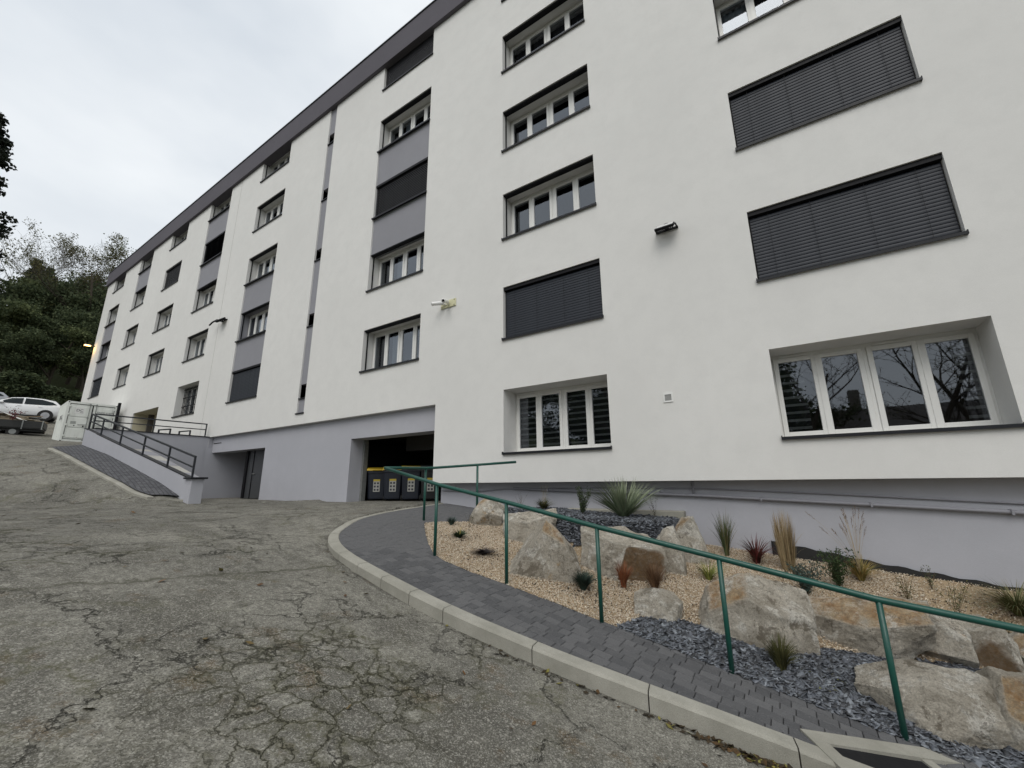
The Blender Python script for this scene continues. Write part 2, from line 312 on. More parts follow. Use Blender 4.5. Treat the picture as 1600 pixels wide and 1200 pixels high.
def struct(name, mb, mats, smooth=False): return tag(link(name, mb.mesh(name, mats, smooth)), kind='structure')
def copy_tree(o, at, rz, **kw):
    c = o.copy(); C.objects.link(c); c.location = at; c.rotation_euler.z = rz
    for ch in list(o.children):
        d = ch.copy(); C.objects.link(d); d.parent = c
        for g in ch.children:
            e = g.copy(); C.objects.link(e); e.parent = d
    return tag(c, **kw)
def npmesh(name, V, F, mat, cols=None, smooth=False, attr='col'):
    """fast mesh from numpy: V (n,3), F (m,3|4)"""
    me = bpy.data.meshes.new(name); k = F.shape[1]
    me.vertices.add(len(V)); me.vertices.foreach_set('co', V.astype(np.float32).ravel())
    me.loops.add(F.size); me.loops.foreach_set('vertex_index', F.astype(np.int32).ravel())
    me.polygons.add(len(F)); me.polygons.foreach_set('loop_start', np.arange(0, F.size, k, dtype=np.int32))
    me.materials.append(M[mat])
    if cols is not None:
        a = me.attributes.new(attr, 'FLOAT_COLOR', 'POINT'); c4 = np.ones((len(V), 4), np.float32); c4[:, :3] = cols; a.data.foreach_set('color', c4.ravel())
    if smooth: me.polygons.foreach_set('use_smooth', np.ones(len(F), bool))
    me.update(calc_edges=True); me.validate(); return me
I = np.interp
def sstep(a, b, x): t = np.clip((x - a) / (b - a), 0, 1); return t * t * (3 - 2 * t)
def catmull(P, k=6):
    P = np.array(P, float); Q = np.vstack([2 * P[0] - P[1], P, 2 * P[-1] - P[-2]]); o = []
    for i in range(1, len(Q) - 2):
        for t in np.arange(k) / k:
            a, b, c, d = Q[i - 1], Q[i], Q[i + 1], Q[i + 2]
            o.append(.5 * (2 * b + (c - a) * t + (2 * a - 5 * b + 4 * c - d) * t * t + (3 * b - a - 3 * c + d) * t ** 3))
    o.append(P[-1]); return np.array(o)
def inpoly(x, y, P):
    x = np.asarray(x, float); y = np.asarray(y, float); r = np.zeros(x.shape, bool); j = len(P) - 1
    for i in range(len(P)):
        xi, yi = P[i]; xj, yj = P[j]
        c = ((yi > y) != (yj > y)) & (x < (xj - xi) * (y - yi) / (yj - yi + 1e-12) + xi); r ^= c; j = i
    return r

# ------------------------------------------------------------------ lie of the land
def zfront(X): return I(X, [-9, -6.2, -4.43, -3.18, -1.93, -.67, .51, 3, 8], [-.5, -.68, -1.0, -1.24, -1.5, -1.74, -2.0, -2.45, -3.1])
def zback(X): return I(X, [-9, -7.7, -1.37, 2.33, 5, 9], [-.45, -.44, -1.05, -1.36, -1.6, -1.9])
def zgar(X, Y):
    """level of path and garden before the raised bed"""
    t = np.clip((Y - 4.75) / 3.55, 0, 1); return zfront(X) * (1 - t) + zback(X) * t
def rockline(X): return I(X, [-5.2, -4.9, -3.8, -2.9, -2.2, -1.64, -1.4], [7.05, 6.95, 6.8, 6.4, 6.5, 7.0, 7.7])
def zbed(X, Y):
    z = zgar(X, Y); rear = I(X, [-5.2, -4.8, -1.7], [-.48, -.5, -.63])
    k = sstep(0, .4, Y - rockline(X)) * (1 - sstep(-1.75, -1.4, X)) * sstep(-5.5, -4.9, X); return z * (1 - k) + rear * k
PX = [-400, -200, -110, -80, -58, -52, -46, -43, -38, -33, -26, -20.8, -18.5, -16.2, -14.5, -13.0, -12.0, -10, -7.5, -6, -4.43, -3.18, -1.93, -.67, .5, 3, 6, 20, 60, 400]
PZ = [60, 50, 27, 16, 8.0, 5.9, 4.78, 4.3, 2.95, 2.47, 1.9, 1.40, .97, .45, .05, -.38, -.47, -.52, -.63, -.81, -1.11, -1.37, -1.63, -1.88, -2.12, -2.6, -3.0, -3.6, -4, -4]
KERB = catmull([(5, 5.3), (3, 4.75), (1.0, 4.25), (-.24, 3.97), (-.78, 3.86), (-1.86, 3.68), (-3.08, 3.54), (-4.16, 3.57), (-5.0, 3.66), (-5.55, 3.82), (-6.0, 4.1), (-6.35, 4.48), (-6.75, 4.95), (-7.03, 5.4), (-7.3, 6.2), (-7.45, 7.2), (-7.52, 8.25)])
def yw(X): return I(X, [-20.8, -12.85], [4.12, 4.6])
def zroad(X, Y):
    X = np.asarray(X, float); Y = np.asarray(Y, float)
    sh = .9 * (4.1 - np.clip(Y, -1, 4.3)) * sstep(-11, -13.5, X) * (1 - sstep(-22, -30, X))
    z = I(X + sh, PX, PZ) + .085 * (3.5 - np.clip(Y, -8, 3.5)) * np.clip((X + 10) / 8, 0, 1)
    t = np.clip((Y - 4) / 3.6, 0, 1) * sstep(-12.9, -12.2, X) * sstep(-5.5, -6.5, X); z = z * (1 - t) + I(X, [-12, -7.5], [-.5, -.46]) * t
    low = (X > -20.9) & (X < -12.75) & (Y > yw(X) + .13); return np.where(low, -.5, z)
def axis(lo, hi, fine, step, grow=1.35, lim=400):
    a = list(np.arange(lo, hi + 1e-6, fine)); s = step
    while a[0] > -lim: a.insert(0, a[0] - s); s *= grow
    s = step
    while a[-1] < lim: a.append(a[-1] + s); s *= grow
    return np.array(a)
gx = np.unique(np.concatenate([axis(-9, 3, .1, .2, 1.12), np.arange(-22, -8, .2)])); gy = axis(-1, 9, .1, .2, 1.3)
XX, YY = np.meshgrid(gx, gy, indexing='ij'); ZZ = zroad(XX, YY)
roadin = np.vstack([KERB, [(-4, 8.6), (6, 8.6)]])
ctr = KERB + 0; tang = np.gradient(KERB, axis=0); tang /= np.linalg.norm(tang, axis=1)[:, None]
NRM = np.stack([tang[:, 1], -tang[:, 0]], 1)            # to the garden side
if NRM[20] @ np.array([0, 1]) < 0: NRM = -NRM
KIN = KERB + NRM * .15                                    # inner edge of the kerb
mid = KERB + NRM * .07
ins = inpoly(XX, YY, np.vstack([mid, [(-4, 30), (5.2, 30)]])) & (YY < 30)
ZZ = np.where(ins, np.minimum(ZZ, zgar(XX, np.minimum(YY, 8.3)) - .45), ZZ)
ZZ = ZZ + .012 * np.array([[noise.noise((x * .6, y * .6, 0)) for y in gy] for x in gx]) * (np.abs(XX) < 60)
nx, ny = len(gx), len(gy); idx = np.arange(nx * ny).reshape(nx, ny)
Fq = np.stack([idx[:-1, :-1], idx[1:, :-1], idx[1:, 1:], idx[:-1, 1:]], -1).reshape(-1, 4)
V = np.stack([XX, YY, ZZ], -1).reshape(-1, 3)
g = npmesh('ground', V, Fq, 'asphalt', smooth=True); g.materials.append(M['grass_ground'])
ce = V[Fq].mean(1); gi = ((ce[:, 0] < -50.5) | (ce[:, 1] < -22) | (ce[:, 1] > 22) | (ce[:, 0] > 25)).astype(np.int32); g.polygons.foreach_set('material_index', gi)
tag(link('ground', g), kind='structure')

# ------------------------------------------------------------------ kerb stones along the lower path
kroot = tag(link('kerb', None, None, (-3, 3.6, -1.5)), kind='structure')
seg = np.r_[0, np.cumsum(np.linalg.norm(np.diff(KERB, axis=0), axis=1))]
def kpt(s, off):
    x = I(s, seg, KERB[:, 0]); y = I(s, seg, KERB[:, 1]); nx_ = I(s, seg, NRM[:, 0]); ny_ = I(s, seg, NRM[:, 1]); return x + nx_ * off, y + ny_ * off
s0 = .35
while s0 < seg[-1] - .05:
    s1 = min(s0 + (1.0 if s0 < 8.1 else .5), seg[-1]); mb = MB(); k = 6; rows = []
    for i in range(k + 1):
        s = s0 + .005 + (s1 - s0 - .01) * i / k; row = []
        for off, dz in ((.0, -.32), (.0, -.018), (.018, .004), (.142, .006), (.15, -.004), (.15, -.32)):
            x, y = kpt(s, off); cx, cy = kpt(s, .15); row.append((x, y, float(zgar(cx, cy)) + dz + random.gauss(0, .0006)))
        rows += row
    fs = [(i * 6 + j, i * 6 + j + 1, i * 6 + 7 + j, i * 6 + 6 + j) for i in range(k) for j in range(5)] + [tuple(range(6))[::-1], tuple(range(k * 6, k * 6 + 6))]
    mb.add(rows, fs); part('kerb_stone', mb, 'kerb_concrete', kroot); s0 = s1

# ------------------------------------------------------------------ paved path with single pavers
GEDGE = [(5, 5.75), (3, 5.3), (1.2, 4.93), (.5, 4.86), (-.66, 4.80), (-1.9, 4.81), (-3.16, 4.75), (-3.7, 4.70), (-4.2, 4.72), (-4.45, 4.79), (-4.85, 5.07), (-5.4, 5.55), (-5.85, 5.98), (-5.78, 6.25), (-5.35, 6.95), (-4.75, 7.6), (-4.4, 8.3)]
PATH = [tuple(p) for p in KIN] + [(-7.35, 8.3)] + GEDGE[::-1]
def clip(sub, rect):
    """subject polygon clipped to a convex rectangle (x0,x1,y0,y1)"""
    for ax, val, sgn in ((0, rect[0], 1), (0, rect[1], -1), (1, rect[2], 1), (1, rect[3], -1)):
        o = []
        for i in range(len(sub)):
            a, b = sub[i - 1], sub[i]; da, db = (a[ax] - val) * sgn, (b[ax] - val) * sgn
            if (da >= 0) != (db >= 0): t = da / (da - db); o.append((a[0] + (b[0] - a[0]) * t, a[1] + (b[1] - a[1]) * t))
            if db >= 0: o.append(b)
        sub = o
        if len(sub) < 3: return []
    return sub
proot = tag(link('path', None, None, (-3, 4.2, -1.4)), kind='structure')
mb = MB(); PB = np.array(PATH)                             # bedding under the pavers
bx = np.arange(-7.7, 5, .15); by = np.arange(3.4, 8.45, .15); BX, BY = np.meshgrid(bx, by, indexing='ij'); BZ = zgar(BX, BY) - .02
bi = np.arange(BX.size).reshape(BX.shape); q = np.stack([bi[:-1, :-1], bi[1:, :-1], bi[1:, 1:], bi[:-1, 1:]], -1).reshape(-1, 4); Vb = np.stack([BX, BY, BZ], -1).reshape(-1, 3)
cc = Vb[q].mean(1); q = q[inpoly(cc[:, 0], cc[:, 1], PATH)]
o = link('bedding', npmesh('bedding', Vb - np.array(WL['path']), q, 'paver_joint'), proot, (0, 0, 0), True)
pav = []; y = 3.45; random.seed(3); row = 0
while y < 8.3:
    hgt = random.choice((.112, .118, .122, .118)); x = -7.7 - random.random() * .2
    while x < 5:
        wd = random.choice((.11, .145, .17, .195, .17)); pl = clip(PATH, (x + .0025, x + wd - .0025, y + .0025, y + hgt - .0025))
        if len(pl) >= 3:
            ar = abs(sum(pl[i - 1][0] * pl[i][1] - pl[i][0] * pl[i - 1][1] for i in range(len(pl)))) / 2
            if ar > .0012: pav.append(pl)
        x += wd
    y += hgt
def dist2(pl): return sum((p[0] * .2) ** 2 + p[1] ** 2 + (p[0] > 1.2) * 99 for p in pl) / len(pl)
pav.sort(key=lambda p: (p[0][0] ** 2 + p[0][1] ** 2) + (p[0][0] > .6) * 99)
rest = MB()
for k, pl in enumerate(pav):
    cx = sum(p[0] for p in pl) / len(pl); cy = sum(p[1] for p in pl) / len(pl); tl = random.gauss(0, .0012); tx, ty = random.gauss(0, .006), random.gauss(0, .006)
    m = len(pl); zz = lambda p: float(zgar(p[0], p[1])) + tl + tx * (p[0] - cx) + ty * (p[1] - cy)
    def inset(p, d): 
        vx, vy = cx - p[0], cy - p[1]; L = math.hypot(vx, vy) + 1e-6; d = min(d, L * .4); return (p[0] + vx / L * d, p[1] + vy / L * d)
    pi_ = [inset(p, .006) for p in pl]
    v = [(p[0], p[1], zz(p) - .045) for p in pl] + [(p[0], p[1], zz(p) - .005) for p in pl] + [(p[0], p[1], zz(p)) for p in pi_]
    fs = [(i, (i + 1) % m, m + (i + 1) % m, m + i) for i in range(m)] + [(m + i, m + (i + 1) % m, 2 * m + (i + 1) % m, 2 * m + i) for i in range(m)] + [tuple(range(2 * m, 3 * m))]
    if k < 300: part('paver', MB().add(v, fs), 'paver', proot)
    else: rest.add(v, fs)
tag(part('more_pavers', rest, 'paver', proot), kind='stuff')

# concrete chamber frame with two covers, at the near end of the path
ch = thing('inspection_chamber', 'pale concrete inspection chamber with dark covers at the end of the path', 'drain cover', (.6, 4.5, -2.0))
def slopebox(x0, x1, y0, y1, dz0, dz1):
    v = [(x, y, float(zgar(x, y)) + d) for d in (dz0, dz1) for x, y in ((x0, y0), (x1, y0), (x1, y1), (x0, y1))]
    return v, [(3, 2, 1, 0), (4, 5, 6, 7), (0, 1, 5, 4), (1, 2, 6, 5), (2, 3, 7, 6), (3, 0, 4, 7)]
ca_, sa_ = math.cos(R(36)), math.sin(R(36))
def rotbox(x0, x1, y0, y1, d0, d1):
    """box in the chamber's own frame: x along its back edge, y towards the drive"""
    q = [(-.17 + x * ca_ + y * sa_, 4.29 + x * sa_ - y * ca_) for x, y in ((x0, y0), (x0, y1), (x1, y1), (x1, y0))]
    return [(x, y, float(zgar(x, min(y, 4.75))) + d) for d in (d0, d1) for x, y in q], [(3, 2, 1, 0), (4, 5, 6, 7), (0, 1, 5, 4), (1, 2, 6, 5), (2, 3, 7, 6), (3, 0, 4, 7)]
fr = MB()
for a in ((0, 1.5, 0, .13), (0, .12, .13, .7), (.80, .88, .13, .7), (1.38, 1.5, .13, .7)): fr.add(*rotbox(*a, -.1, .014))
part('frame', fr, 'kerb_concrete', ch); part('cover', MB().add(*rotbox(.125, .795, .135, .7, -.06, .002)), 'blind_dark', ch); part('cover', MB().add(*rotbox(.885, 1.375, .135, .7, -.08, -.012)), 'mulch', ch)

# ------------------------------------------------------------------ garden beds
def slate_front(X): return I(X, [-1.78, -1.62, -1.3, -.9, -.55, .1, .5, 1.1, 3, 5], [4.75, 5.15, 5.4, 5.45, 5.5, 5.8, 5.95, 6.2, 6.6, 6.9])
def is_slate(X, Y): return ((X > -1.78) & (Y < slate_front(X))) | ((X < -1.4) & (Y > rockline(X) + .12) & (X > -5.3))
GARD = GEDGE + [(5, 8.3)]
bx = np.arange(-6.1, 5, .07); by = np.arange(4.6, 8.36, .07); BX, BY = np.meshgrid(bx, by, indexing='ij')
BZ = zbed(BX, BY) - .012 + .015 * np.array([[noise.noise((x * 2.2, y * 2.2, 3)) for y in by] for x in bx])
bi = np.arange(BX.size).reshape(BX.shape); q = np.stack([bi[:-1, :-1], bi[1:, :-1], bi[1:, 1:], bi[:-1, 1:]], -1).reshape(-1, 4); Vb = np.stack([BX, BY, BZ], -1).reshape(-1, 3)
cc = Vb[q].mean(1); q = q[inpoly(cc[:, 0], cc[:, 1], GARD)]
bed = npmesh('garden_bed', Vb, q, 'gravel_bed', smooth=True); bed.materials.append(M['slate_bed']); cc = Vb[q].mean(1)
bed.polygons.foreach_set('material_index', is_slate(cc[:, 0], cc[:, 1]).astype(np.int32)); tag(link('garden_bed', bed), kind='structure')
def scatter(nmax, x0, x1, y0, y1, test, dens=None):
    P = rng.uniform((x0, y0), (x1, y1), (nmax, 2)); k = inpoly(P[:, 0], P[:, 1], GARD) & test(P[:, 0], P[:, 1]); return P[k]
def bits(name, P, base, faces, size, flat, mat, cols, tilt, lift=.0):
    n_ = len(P); B = np.repeat(base[None], n_, 0) * (1 + rng.normal(0, .22, (n_, len(base), 3)))
    B *= rng.uniform(size[0], size[1], (n_, 1, 1)); B[:, :, 2] *= flat
    a = rng.uniform(0, 6.28, n_); tx = rng.normal(0, tilt, n_); ty = rng.normal(0, tilt, n_); ca, sa = np.cos(a), np.sin(a)
    x, y, z = B[:, :, 0], B[:, :, 1], B[:, :, 2]
    y, z = y * np.cos(tx)[:, None] - z * np.sin(tx)[:, None], y * np.sin(tx)[:, None] + z * np.cos(tx)[:, None]
    x, z = x * np.cos(ty)[:, None] + z * np.sin(ty)[:, None], -x * np.sin(ty)[:, None] + z * np.cos(ty)[:, None]
    X = x * ca[:, None] - y * sa[:, None] + P[:, :1]; Y = x * sa[:, None] + y * ca[:, None] + P[:, 1:2]
    Z = z + (zbed(P[:, 0], P[:, 1]) + lift + rng.uniform(-.004, .006, n_))[:, None]
    V = np.stack([X, Y, Z], -1).reshape(-1, 3); F = (faces[None] + (np.arange(n_) * len(base))[:, None, None]).reshape(-1, 3)
    cl = cols[rng.integers(0, len(cols), n_)] * rng.uniform(.75, 1.15, (n_, 1)); return npmesh(name, V, F, mat, np.repeat(cl, len(base), 0))
OCT = np.array([(1, 0, 0), (-1, 0, 0), (0, .85, 0), (0, -.85, 0), (0, 0, .75), (0, 0, -.75)], float)
OF = np.array([(0, 2, 4), (2, 1, 4), (1, 3, 4), (3, 0, 4), (2, 0, 5), (1, 2, 5), (3, 1, 5), (0, 3, 5)])
beige = np.array([(.70, .60, .46), (.76, .67, .54), (.62, .50, .37), (.80, .74, .62), (.56, .45, .33), (.72, .60, .47), (.34, .25, .17)])
P = np.vstack([scatter(115000, -6.1, 1.3, 4.6, 8.3, lambda x, y: ~is_slate(x, y)), scatter(20000, 1.3, 5, 4.8, 8.3, lambda x, y: ~is_slate(x, y))])
tag(link('gravel', bits('gravel', P, OCT, OF, (.006, .0115), .8, 'pebble', beige, .6)), 'beige pea gravel covering the rock garden', 'gravel', kind='stuff')
CH = np.array([(-1, -.6, -.5), (.7, -.8, -.5), (1, .5, -.5), (-.5, .75, -.5), (-1, -.6, .5), (.7, -.8, .5), (1, .5, .5), (-.5, .75, .5)], float)
CF = np.array([(4, 5, 6), (4, 6, 7), (0, 1, 5), (0, 5, 4), (1, 2, 6), (1, 6, 5), (2, 3, 7), (2, 7, 6), (3, 0, 4), (3, 4, 7)])
slate = np.array([(.12, .132, .155), (.17, .187, .215), (.075, .08, .092), (.24, .26, .29), (.04, .042, .048), (.13, .14, .165)])
P = np.vstack([scatter(24000, -1.8, 1.6, 4.6, 6.4, is_slate), scatter(12000, 1.6, 5, 4.8, 7, is_slate), scatter(20000, -5.3, -1.4, 6.3, 8.3, is_slate)])
tag(link('slate_chippings', bits('slate_chippings', P, CH, CF, (.014, .040), .17, 'slate_chip', slate, .38, .004)), 'blue grey slate chippings around the boulders', 'slate', kind='stuff')
# dark soil crumbs trodden over the gravel
cl_ = [(-4.0, 5.4, .2, 120), (-4.7, 5.75, .16, 70), (-2.4, 5.35, .17, 120), (-2.0, 5.75, .14, 110), (-1.75, 6.4, .16, 80), (-2.7, 5.2, .2, 60), (-2.1, 5.3, .25, 60), (-3.4, 5.9, .15, 70), (-5.1, 6.4, .2, 60), (-.2, 7.4, .3, 60), (.6, 7.6, .3, 80), (1.2, 7.3, .3, 60), (-1.2, 6.9, .3, 60), (-3.8, 5.1, .4, 60), (-1.35, 5.55, .1, 90), (1.8, 7.5, .3, 40)]
P = np.vstack([rng.normal((a, b), s, (k, 2)) for a, b, s, k in cl_] + [scatter(900, -5.8, 2, 4.7, 8.2, lambda x, y: ~is_slate(x, y))]); P = P[inpoly(P[:, 0], P[:, 1], GARD)]
tag(link('soil_crumbs', bits('soil_crumbs', P, CH, CF, (.004, .011), .45, 'mulch', np.array([(.03, .02, .015)]), .6, .006)), 'dark soil crumbs and bark spilt over the beige gravel', 'soil', kind='stuff')

# ------------------------------------------------------------------ the apartment building
FY, GY, BY_ = 8.0, 8.57, 8.3                     # facade, glazing, recessed plinth planes
ZT = [2.185, 4.848, 7.574, 10.298, 13.066, 15.70]; ZB = [.695, 3.467, 6.220, 8.954, 11.70, 14.47]
COL = dict(Z=(5.49, 8.09), A=(.038, 2.642), B=(-5.40, -2.827), C=(-10.83, -8.291), D=(-19.70, -17.22), E=(-25.34, -22.89), F=(-30.75, -28.31), G=(-36.15, -33.82), H=(-41.60, -39.21))
ROWS = dict(Z=range(6), A=range(6), B=range(6), C=range(1, 6), D=range(1, 6), E=range(2, 6), F=range(2, 6), G=range(2, 6), H=range(2, 6))
CLOSED = {('A', 1), ('A', 2), ('B', 1), ('C', 5), ('C', 3), ('D', 1), ('E', 4), ('F', 4), ('H', 2), ('Z', 2)}
PANEL = [('C', 4), ('C', 3), ('D', 3), ('D', 2), ('E', 5), ('E', 4), ('G', 5), ('H', 4), ('H', 3)]      # panel below window of that row
STRIP = (-14.22, -13.78, 2.46, 15.68); SW = [(13.80, 14.29), (11.10, 11.62), (8.43, 8.91), (5.72, 6.23), (3.0, 3.52)]
XL, XR, ZTOP = -43.4, 16.0, 15.95
bld = thing('apartment_building', 'long white rendered apartment block with grey panels and a dark roof edge', 'building', (-14, 8, -.5))
op = []                                          # openings in the white wall
for c, rs in ROWS.items():
    spans = []
    for r in rs: spans.append([ZB[r], ZT[r], [r]])
    for (pc, pr) in PANEL:
        if pc == c:
            a = next(s for s in spans if pr in s[2]); b = next(s for s in spans if pr - 1 in s[2])
            if a is not b: spans.remove(a); spans.remove(b); spans.append([b[0], a[1], a[2] + b[2]])
    for s in spans: op.append((*COL[c], s[0], s[1]))
op += [STRIP, (-25.34, -22.89, 3.36, 4.909), (-31.3, -27.5, 1.2, 4.13)]
def solid(x, z):
    lo = .03 if x > -7.585 else (2.07 if x > -20.8 else .6)
    return lo < z < ZTOP and not any(a < x < b and c < z < d for a, b, c, d in op)
xs = sorted({XL, XR, -7.585, -20.8} | {o[i] for o in op for i in (0, 1)}); zs = sorted({.03, 2.07, .6, ZTOP} | {o[i] for o in op for i in (2, 3)})
wb = MB()
for i in range(len(xs) - 1):
    for j in range(len(zs) - 1):
        if solid((xs[i] + xs[i + 1]) / 2, (zs[j] + zs[j + 1]) / 2): wb.add([(xs[i], FY, zs[j]), (xs[i + 1], FY, zs[j]), (xs[i + 1], FY, zs[j + 1]), (xs[i], FY, zs[j + 1])], [(0, 1, 2, 3)])
for a, b, c, d in op:                            # thin edge of every opening
    v = [(x, y, z) for y in (FY, FY + .07) for x, z in ((a, c), (b, c), (b, d), (a, d))]
    wb.add(v, [(0, 4, 5, 1), (1, 5, 6, 2), (2, 6, 7, 3), (3, 7, 4, 0)])
wb.add([(-20.8, FY, 2.07), (-7.585, FY, 2.07), (-7.585, FY + .3, 2.07), (-20.8, FY + .3, 2.07)], [(0, 3, 2, 1)])
wb.add([(-7.585, FY, .03), (XR, FY, .03), (XR, FY + .35, .03), (-7.585, FY + .35, .03)], [(0, 3, 2, 1)])
wb.add([(-7.585, FY, .03), (-7.585, FY, 2.07), (-7.585, FY + .35, 2.07), (-7.585, FY + .35, .03)], [(0, 3, 2, 1)])
wb.add([(XL, FY, .6), (XL, 22, .6), (XL, 22, ZTOP), (XL, FY, ZTOP)], [(0, 3, 2, 1)]); wb.add([(XR, FY, -4), (XR, 22, -4), (XR, 22, ZTOP), (XR, FY, ZTOP)], [(0, 1, 2, 3)])
wb.add([(XL, 22, -4), (XR, 22, -4), (XR, 22, ZTOP), (XL, 22, ZTOP)], [(0, 3, 2, 1)])
part('wall', wb, 'white_render', bld)
# roof and its dark edge band
rf = part('roof', MB().box(XL - .05, XR, FY - .02, 22.2, 16.1, 16.45), 'fascia_render', bld)
part('roof_edge', MB().box(XL - .12, XR + .1, 7.87, 8.25, 15.545, 16.6), 'fascia_render', rf)
part('edge_flashing', MB().box(XL - .14, XR + .12, 7.84, 8.3, 16.6, 16.65), 'dark_metal', rf)
part('soffit', MB().box(XL, XR, 8.25, 8.6, 15.72, 15.8), 'fascia_render', rf)
# inside: floors, partition
ib = MB()
for z in (.1, 2.9, 5.65, 8.4, 11.15, 13.9): ib.box((XL + .1) if z > 1 else -4.9, XR - .1, 8.62, 21.5, z - .1, z + .1)
ib.box(XL + .1, XR - .1, 12.6, 12.7, 2.8, 15.9); ib.box(-4.9, XR - .1, 12.6, 12.7, .2, 2.8)
for x in (-41.9, -38.9, -36.5, -33.4, -31.0, -28.0, -25.6, -22.6, -20.0, -16.9, -11.2, -8.0, -5.8, -2.5, -.3, 3.0, 5.2, 8.5): ib.box(x - .05, x + .05, 8.64, 12.6, .2 if x > -4.9 else 3.0, 15.7)
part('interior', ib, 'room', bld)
# grey plinth, garage front and service recess below the white wall
gb = MB()
PY = 8.16
def plane_y(x0, x1, z0, z1, y): gb.add([(x0, y, z0), (x1, y, z0), (x1, y, z1), (x0, y, z1)], [(0, 1, 2, 3)])
plane_y(-20.8, -7.585, 1.40, 2.08, PY); plane_y(-16.35, -11.24, -.9, 1.40, PY)
gb.add([(-11.24, PY, -.9), (-11.24, PY + .55, -.9), (-11.24, PY + .55, 1.40), (-11.24, PY, 1.40)], [(0, 1, 2, 3)])          # garage jamb
gb.add([(-20.8, PY, 1.40), (-7.3, PY, 1.40), (-7.3, PY + .55, 1.40), (-20.8, PY + .55, 1.40)], [(0, 3, 2, 1)])
gb.add([(-16.35, PY, -.9), (-16.35, PY + 1.4, -.9), (-16.35, PY + 1.4, 1.40), (-16.35, PY, 1.40)], [(0, 3, 2, 1)])
plane_y(-20.9, -16.35, -.9, 1.6, PY + 1.4); gb.add([(-20.74, 7.9, -1), (-20.74, PY + 1.4, -1), (-20.74, PY + 1.4, 1.6), (-20.74, 7.9, 1.6)], [(0, 1, 2, 3)]); gb.box(-20.95, -16.3, PY + .5, PY + 1.5, 1.55, 1.7)
plane_y(-7.56, XR, -4, .3, BY_ + .001)
gb.add([(-7.56, BY_ + .001, -4), (-7.56, BY_ + .001, .3), (-7.56, 9.3, .3), (-7.56, 9.3, -4)], [(0, 1, 2, 3)])
part('plinth', gb, 'grey_render', bld)
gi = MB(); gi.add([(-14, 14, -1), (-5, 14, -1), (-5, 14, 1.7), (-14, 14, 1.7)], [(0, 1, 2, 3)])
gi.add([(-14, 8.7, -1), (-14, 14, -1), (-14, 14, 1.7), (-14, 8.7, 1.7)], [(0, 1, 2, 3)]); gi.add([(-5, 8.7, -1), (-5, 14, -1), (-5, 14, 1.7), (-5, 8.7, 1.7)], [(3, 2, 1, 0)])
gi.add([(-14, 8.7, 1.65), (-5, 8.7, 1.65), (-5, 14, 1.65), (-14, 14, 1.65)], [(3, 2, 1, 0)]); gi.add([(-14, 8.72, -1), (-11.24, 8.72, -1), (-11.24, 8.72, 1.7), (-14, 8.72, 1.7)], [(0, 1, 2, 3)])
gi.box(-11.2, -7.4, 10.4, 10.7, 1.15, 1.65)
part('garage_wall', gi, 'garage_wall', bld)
gf = MB(); gf.box(-11.235, -11.15, PY + .45, PY + .6, -.6, 1.395); part('garage_door_frame', gf, 'galv', bld)
dr = part('service_door', MB().box(-18.35, -16.36, PY + .42, PY + .48, -.48, 1.38), 'door_dark', bld)
part('door_frame', MB().box(-18.5, -18.35, PY + .36, PY + .5, -.49, 1.4).box(-17.95, -17.92, PY + .40, PY + .425, -.48, 1.38), 'black_metal', dr)
part('handle', MB().bbox(-17.85, -17.7, PY + .36, PY + .41, .45, .48, .008), 'steel', dr)
part('wall_slot', MB().box(-20.7, -20.0, PY - .012, PY + .02, 1.78, 1.81), 'black_metal', bld)
part('expansion_joint', MB().box(-21.82, -21.795, FY - .006, FY + .01, .9, 15.6), 'joint_strip', bld)
for c, r in PANEL: part('spandrel_panel', MB().box(COL[c][0], COL[c][1], FY + .05, FY + .3, ZT[r - 1], ZB[r] - .004), 'panel_render', bld)

